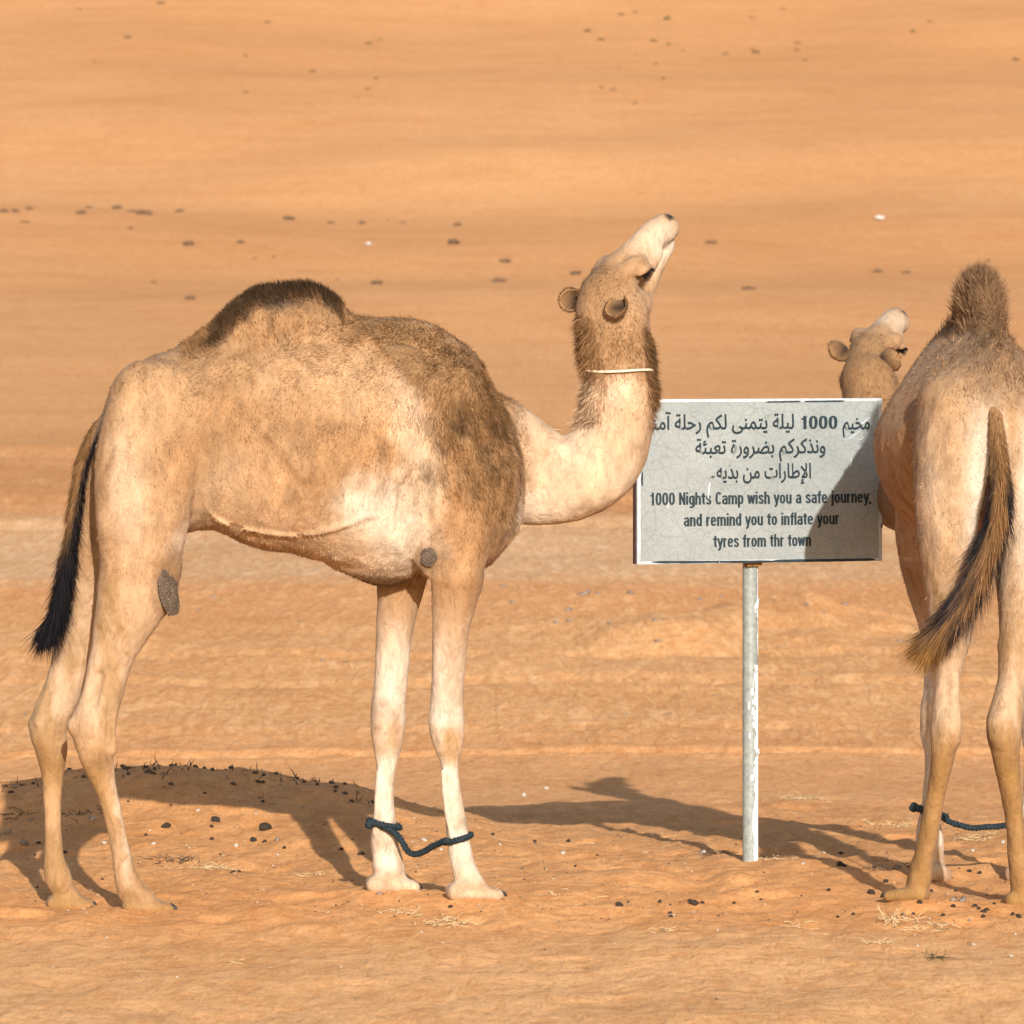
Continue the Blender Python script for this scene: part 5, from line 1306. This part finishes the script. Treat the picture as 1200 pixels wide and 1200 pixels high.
# stones and low scrub on the plain and the dune
def scrub_mesh(seed, m):
    R = np.random.default_rng(seed); V = []; F = []
    for i in range(90):
        a = R.random() * 6.28; e = R.random() ** .6; c = np.array([math.cos(a) * e * 1.1, math.sin(a) * e * .7, R.random() * .55 * (1.1 - e * .7)])
        d = np.array([math.cos(a), math.sin(a), .7]) + R.normal(size=3) * .5; d /= np.linalg.norm(d); w = np.cross(d, R.normal(size=3)); w /= np.linalg.norm(w)
        L = .22 + .25 * R.random(); k = len(V)
        V += [c - w * .06, c + w * .06, c + d * L]; F.append((k, k + 1, k + 2))
    me = bpy.data.meshes.new('scrub'); me.from_pydata([tuple(v) for v in V], [], F); me.materials.append(m); me.update(); return me
SCR = [scrub_mesh(40 + i, M_SHRUB) for i in range(4)]; GRN = [scrub_mesh(50 + i, M_GREEN) for i in range(3)]
row1 = [(5, 249, 10), (18, 249, 9), (34, 246, 8), (29, 262, 8), (95, 251, 12), (104, 244, 7), (137, 245, 12), (155, 249, 9), (170, 252, 16), (153, 268, 6), (210, 249, 10), (338, 258, 14), (388, 262, 7), (424, 262, 8), (454, 260, 5), (472, 262, 6),
        (536, 265, 10), (221, 288, 14), (282, 285, 9), (321, 302, 5), (299, 304, 5), (532, 286, 16), (395, 329, 6), (442, 333, 14), (592, 308, 13), (585, 331, 14), (223, 351, 11), (675, 322, 14), (833, 286, 12), (1028, 320, 11), (1063, 322, 11), (877, 340, 12), (180, 332, 6), (1158, 306, 6)]
for i, (px, py, s) in enumerate(row1):
    drop('desert_scrub', SCR[i % 4], px, py, s * 1.15, 'small dark dried scrub clump on the lower dune slope', 'scrub', 'dark scrub dotted over the lower dune', 0, RNG.random() * 6, 1.15)
row2 = [(728, 18, 7), (782, 23, 9), (688, 37, 8), (705, 48, 8), (766, 49, 7), (746, 66, 5), (784, 53, 5), (725, 80, 5), (768, 76, 5), (882, 23, 8), (935, 52, 7), (886, 63, 9), (882, 59, 6), (850, 65, 8), (943, 71, 5), (777, 93, 6), (705, 104, 6), (718, 106, 6), (645, 81, 5),
        (1070, 38, 6), (1090, 26, 5), (1065, 49, 5), (1045, 63, 5), (1190, 71, 8), (92, 12, 6), (150, 45, 7), (288, 67, 6), (443, 48, 8), (432, 52, 7), (188, 5, 8), (314, 27, 6), (111, 74, 5), (366, 84, 6), (288, 109, 5), (419, 116, 5), (441, 93, 5), (431, 105, 5), (745, 122, 5), (673, 62, 5), (800, 60, 4), (744, 15, 5), (918, 12, 6), (934, 60, 6)]
for i, (px, py, s) in enumerate(row2):
    drop('green_scrub', GRN[i % 3], px, py, s * 1.25, 'tiny olive green scrub clump high on the dune face', 'scrub', 'olive scrub high on the dune', 0, RNG.random() * 6, 1.15)
row3 = [(565, 692, 5), (590, 687, 7), (601, 690, 5), (601, 707, 7), (666, 716, 10), (684, 697, 14), (701, 696, 7), (739, 696, 12), (652, 730, 7), (667, 729, 7), (714, 731, 8), (768, 727, 8), (776, 726, 5), (771, 752, 9), (820, 703, 9), (784, 836, 5), (780, 838, 4), (735, 838, 5), (716, 837, 4), (838, 816, 5), (845, 700, 6),
        (912, 759, 5), (917, 768, 4), (922, 757, 4), (895, 768, 4), (945, 710, 8), (965, 719, 6), (990, 709, 8), (1055, 752, 7), (1032, 822, 4), (250, 700, 6), (232, 716, 6), (378, 775, 5), (404, 776, 5), (350, 728, 5), (1140, 752, 6), (30, 838, 6)]
for i, (px, py, s) in enumerate(row3):
    drop('plain_stone', GST[i % 4], px, py, s, 'small weathered stone on the rippled plain behind the animals', 'stone', 'stones on the plain behind the animals', .2, None, .7)
LT = blob_mesh('litter', M_LITTER, 60, 1.2, .8, .4, rough=.4)
drop('litter_scrap', LT, 1031, 257, 11, 'white scrap of litter on the dune above the camel seen from behind', 'litter', None, .2, 0)
drop('litter_scrap', LT, 432, 287, 9, 'pale scrap of litter on the dune right above the hump', 'litter', None, .2, 1)
# dry tufts and twigs
def tuft(px, py, w, n, L, m, lab, cat='dry grass', name='dry_grass_tuft', lift=.35, group=None, th=.0013):
    p = on_ground(px, py); parts = []
    for i in range(max(1, int(n * .6))):
        x = p[0] + RNG.normal() * w * p[1] / FPX * .4; y = p[1] + RNG.normal() * .05; z = float(ground(np.array([x]), np.array([y]))[0])
        a = RNG.random() * 6.28; l_ = L * (.4 + .9 * RNG.random()); e = lift * RNG.random()
        d = np.array([math.cos(a), math.sin(a), 0]) * math.cos(e) + np.array([0, 0, math.sin(e)])
        b = np.array([x, y, z + .002]); mid = b + d * l_ * .5 + RNG.normal(size=3) * l_ * .10; mid[2] = max(mid[2], z + .003); en = b + d * l_ + RNG.normal(size=3) * l_ * .15; en[2] = max(en[2], z + .002)
        parts.append(tube([b, mid, en], [th, th * .9, th * .4], 4))
    V, F = merge(*parts); o = link_mesh(name, V, F, m); return tag(o, lab, cat, group, None if cat == 'stick' else 'stuff')
tuft(247, 1019, 36, 60, .05, M_STRAW, 'flattened heap of pale straw below the dung balls'); tuft(203, 1009, 40, 50, .055, M_TWIG, 'dark tangle of twigs beside the pale straw heap')
tuft(523, 1083, 34, 70, .05, M_STRAW, 'yellow straw tuft in front of the near front hoof'); tuft(477, 1071, 30, 40, .05, M_STRAW, 'thin grey straw left of the yellow tuft')
tuft(363, 1026, 20, 26, .04, M_STRAW, 'small straw wisp by the front leg shadow'); tuft(1047, 1080, 40, 80, .045, M_STRAW, 'broken straw stump before the hind hoof of the camel seen from behind', lift=1.2)
tuft(1095, 1085, 50, 70, .04, M_STRAW, 'strip of pale straw right of the straw stump'); tuft(937, 1086, 26, 24, .04, M_STRAW, 'sparse straw bits below the sign post'); tuft(1095, 1123, 22, 26, .04, M_GREEN, 'small grey green sprig in the foreground sand', lift=1.0)
tuft(945, 936, 40, 70, .07, M_STRAW, 'straw tuft on the sand beyond the sign post'); tuft(1060, 968, 60, 110, .05, M_STRAW, 'dry straw litter between sign post and hobbled legs'); tuft(1140, 984, 40, 70, .05, M_STRAW, 'straw litter under the hobble rope')
tuft(838, 1001, 40, 40, .05, M_TWIG, 'twigs lying left of the sign post foot'); tuft(900, 1008, 30, 40, .03, M_STRAW, 'straw crumbs round the foot of the sign post'); tuft(1035, 1020, 50, 24, .10, M_TWIG, 'thin dark twigs in the shadow between sign and camel')
tuft(511, 950, 16, 60, .035, M_STRAW, 'grey wisp between the two front legs'); tuft(110, 955, 60, 60, .05, M_TWIG, 'scattered twigs behind the hind legs'); tuft(10, 958, 40, 40, .05, M_TWIG, 'twig litter in the shadow at the picture edge')
tuft(778, 1091, 14, 16, .04, M_STRAW, 'tiny straw bits in the open foreground'); tuft(672, 1048, 50, 12, .05, M_STRAW, 'few loose straws on the open sand'); tuft(262, 1126, 14, 6, .05, M_STRAW, 'single straws on the smooth foreground sand'); tuft(1030, 1107, 16, 26, .04, M_STRAW, 'flat straw mat below the straw stump')
tuft(640, 1018, 2, 2, .09, M_STRAW, 'pale bent stick lying on the sand left of the sign', 'stick', 'stick', .05, None, .004)
crest = [(150, 908, 26, .05), (178, 905, 30, .06), (200, 912, 40, .05), (245, 925, 40, .05), (300, 922, 40, .05), (345, 930, 40, .05), (25, 925, 40, .05), (375, 935, 30, .06), (60, 930, 30, .05), (430, 938, 20, .06)]
for px, py, w, L in crest:
    p = P(px, py, 21.2); zz = float(ground(np.array([p[0]]), np.array([21.2]))[0]); parts = []
    for i in range(8):
        x = p[0] + RNG.normal() * w * 21 / FPX * .5; y = 21.2 + RNG.normal() * .18; z = float(ground(np.array([x]), np.array([y]))[0])
        a = RNG.random() * 6.28; l_ = L * (.2 + RNG.random() ** 2); e = .3 + RNG.random() * 1.1; d = np.array([math.cos(a) * math.cos(e), math.sin(a) * math.cos(e), math.sin(e)])
        parts.append(tube([np.array([x, y, z - .005]), np.array([x, y, z]) + d * l_ * .5 + RNG.normal(size=3) * .005, np.array([x, y, z]) + d * l_ + RNG.normal(size=3) * .012], [.0022, .0018, .0006], 4))
    for i in range(5):
        x = p[0] + RNG.normal() * w * 21 / FPX * .6; y = 21.15 + RNG.normal() * .2; z = float(ground(np.array([x]), np.array([y]))[0]); c = np.array([x, y, z + .004])
        d = RNG.normal(size=3) * [1, 1, .3]; d /= np.linalg.norm(d); parts.append(tube([c - d * .012, c, c + d * .012], [.004, .009, .003], 5))
    V, F = merge(*parts); tag(link_mesh('twig_litter', V, F, M_TWIG), 'dead twig litter along the shaded sand crest', 'twigs', 'twig litter on the sand crest', 'stuff')
# crumbs too small to count
def crumbs():
    n = 5200; V = []; F = []; C = []
    x = RNG.random(n) * 6 - 3.0; y = 14.8 + RNG.random(n) ** .8 * 7.4
    keep = (RNG.random(n) < np.where(y < 17.1, .16, 1.0) * (.35 + .65 * (fbm(x * 1.2, y * .9, 0, 2, 501) > -.05)))
    x, y = x[keep], y[keep]; z = ground(x, y); n = len(x)
    s = .0020 + .0050 * RNG.random(n) ** 3.5
    k = RNG.random(n)
    cols = np.array([[.05, .035, .025], [.42, .29, .16], [.40, .33, .25], [.2, .13, .08]])
    ci = np.where(k < .42, 0, np.where(k < .66, 1, np.where(k < .78, 2, 3)))
    base = np.array([[1, 0, 0], [0, 1, 0], [-1, 0, 0], [0, -1, 0], [0, 0, .8]], float)
    tri = np.array([[0, 1, 4], [1, 2, 4], [2, 3, 4], [3, 0, 4]])
    an = RNG.random(n) * 6.28; el = 1 + 3.0 * RNG.random(n) ** 2 * (ci == 1)
    vx = base[None, :, 0] * s[:, None] * el[:, None]; vy = base[None, :, 1] * s[:, None]; vz = base[None, :, 2] * s[:, None]
    X_ = x[:, None] + vx * np.cos(an)[:, None] - vy * np.sin(an)[:, None]; Y_ = y[:, None] + vx * np.sin(an)[:, None] + vy * np.cos(an)[:, None]; Z_ = z[:, None] + vz + .0005
    A = np.stack([X_, Y_, Z_], -1).reshape(-1, 3); T = (np.arange(n)[:, None, None] * 5 + tri[None]).reshape(-1, 3)
    m, nn, l, b = mat('crumb'); at = nn.new('ShaderNodeAttribute'); at.attribute_name = 'coat'; l.new(at.outputs['Color'], b.inputs['Base Color']); b.inputs['Roughness'].default_value = .9
    o = np_mesh('sand_debris', A, np.zeros((0, 4), int), T, m, col=np.repeat(cols[ci], 5, 0), smooth=False)
    tag(o, 'crumbs of dung, straw and grit over the sand', 'debris', kind='stuff')
crumbs()
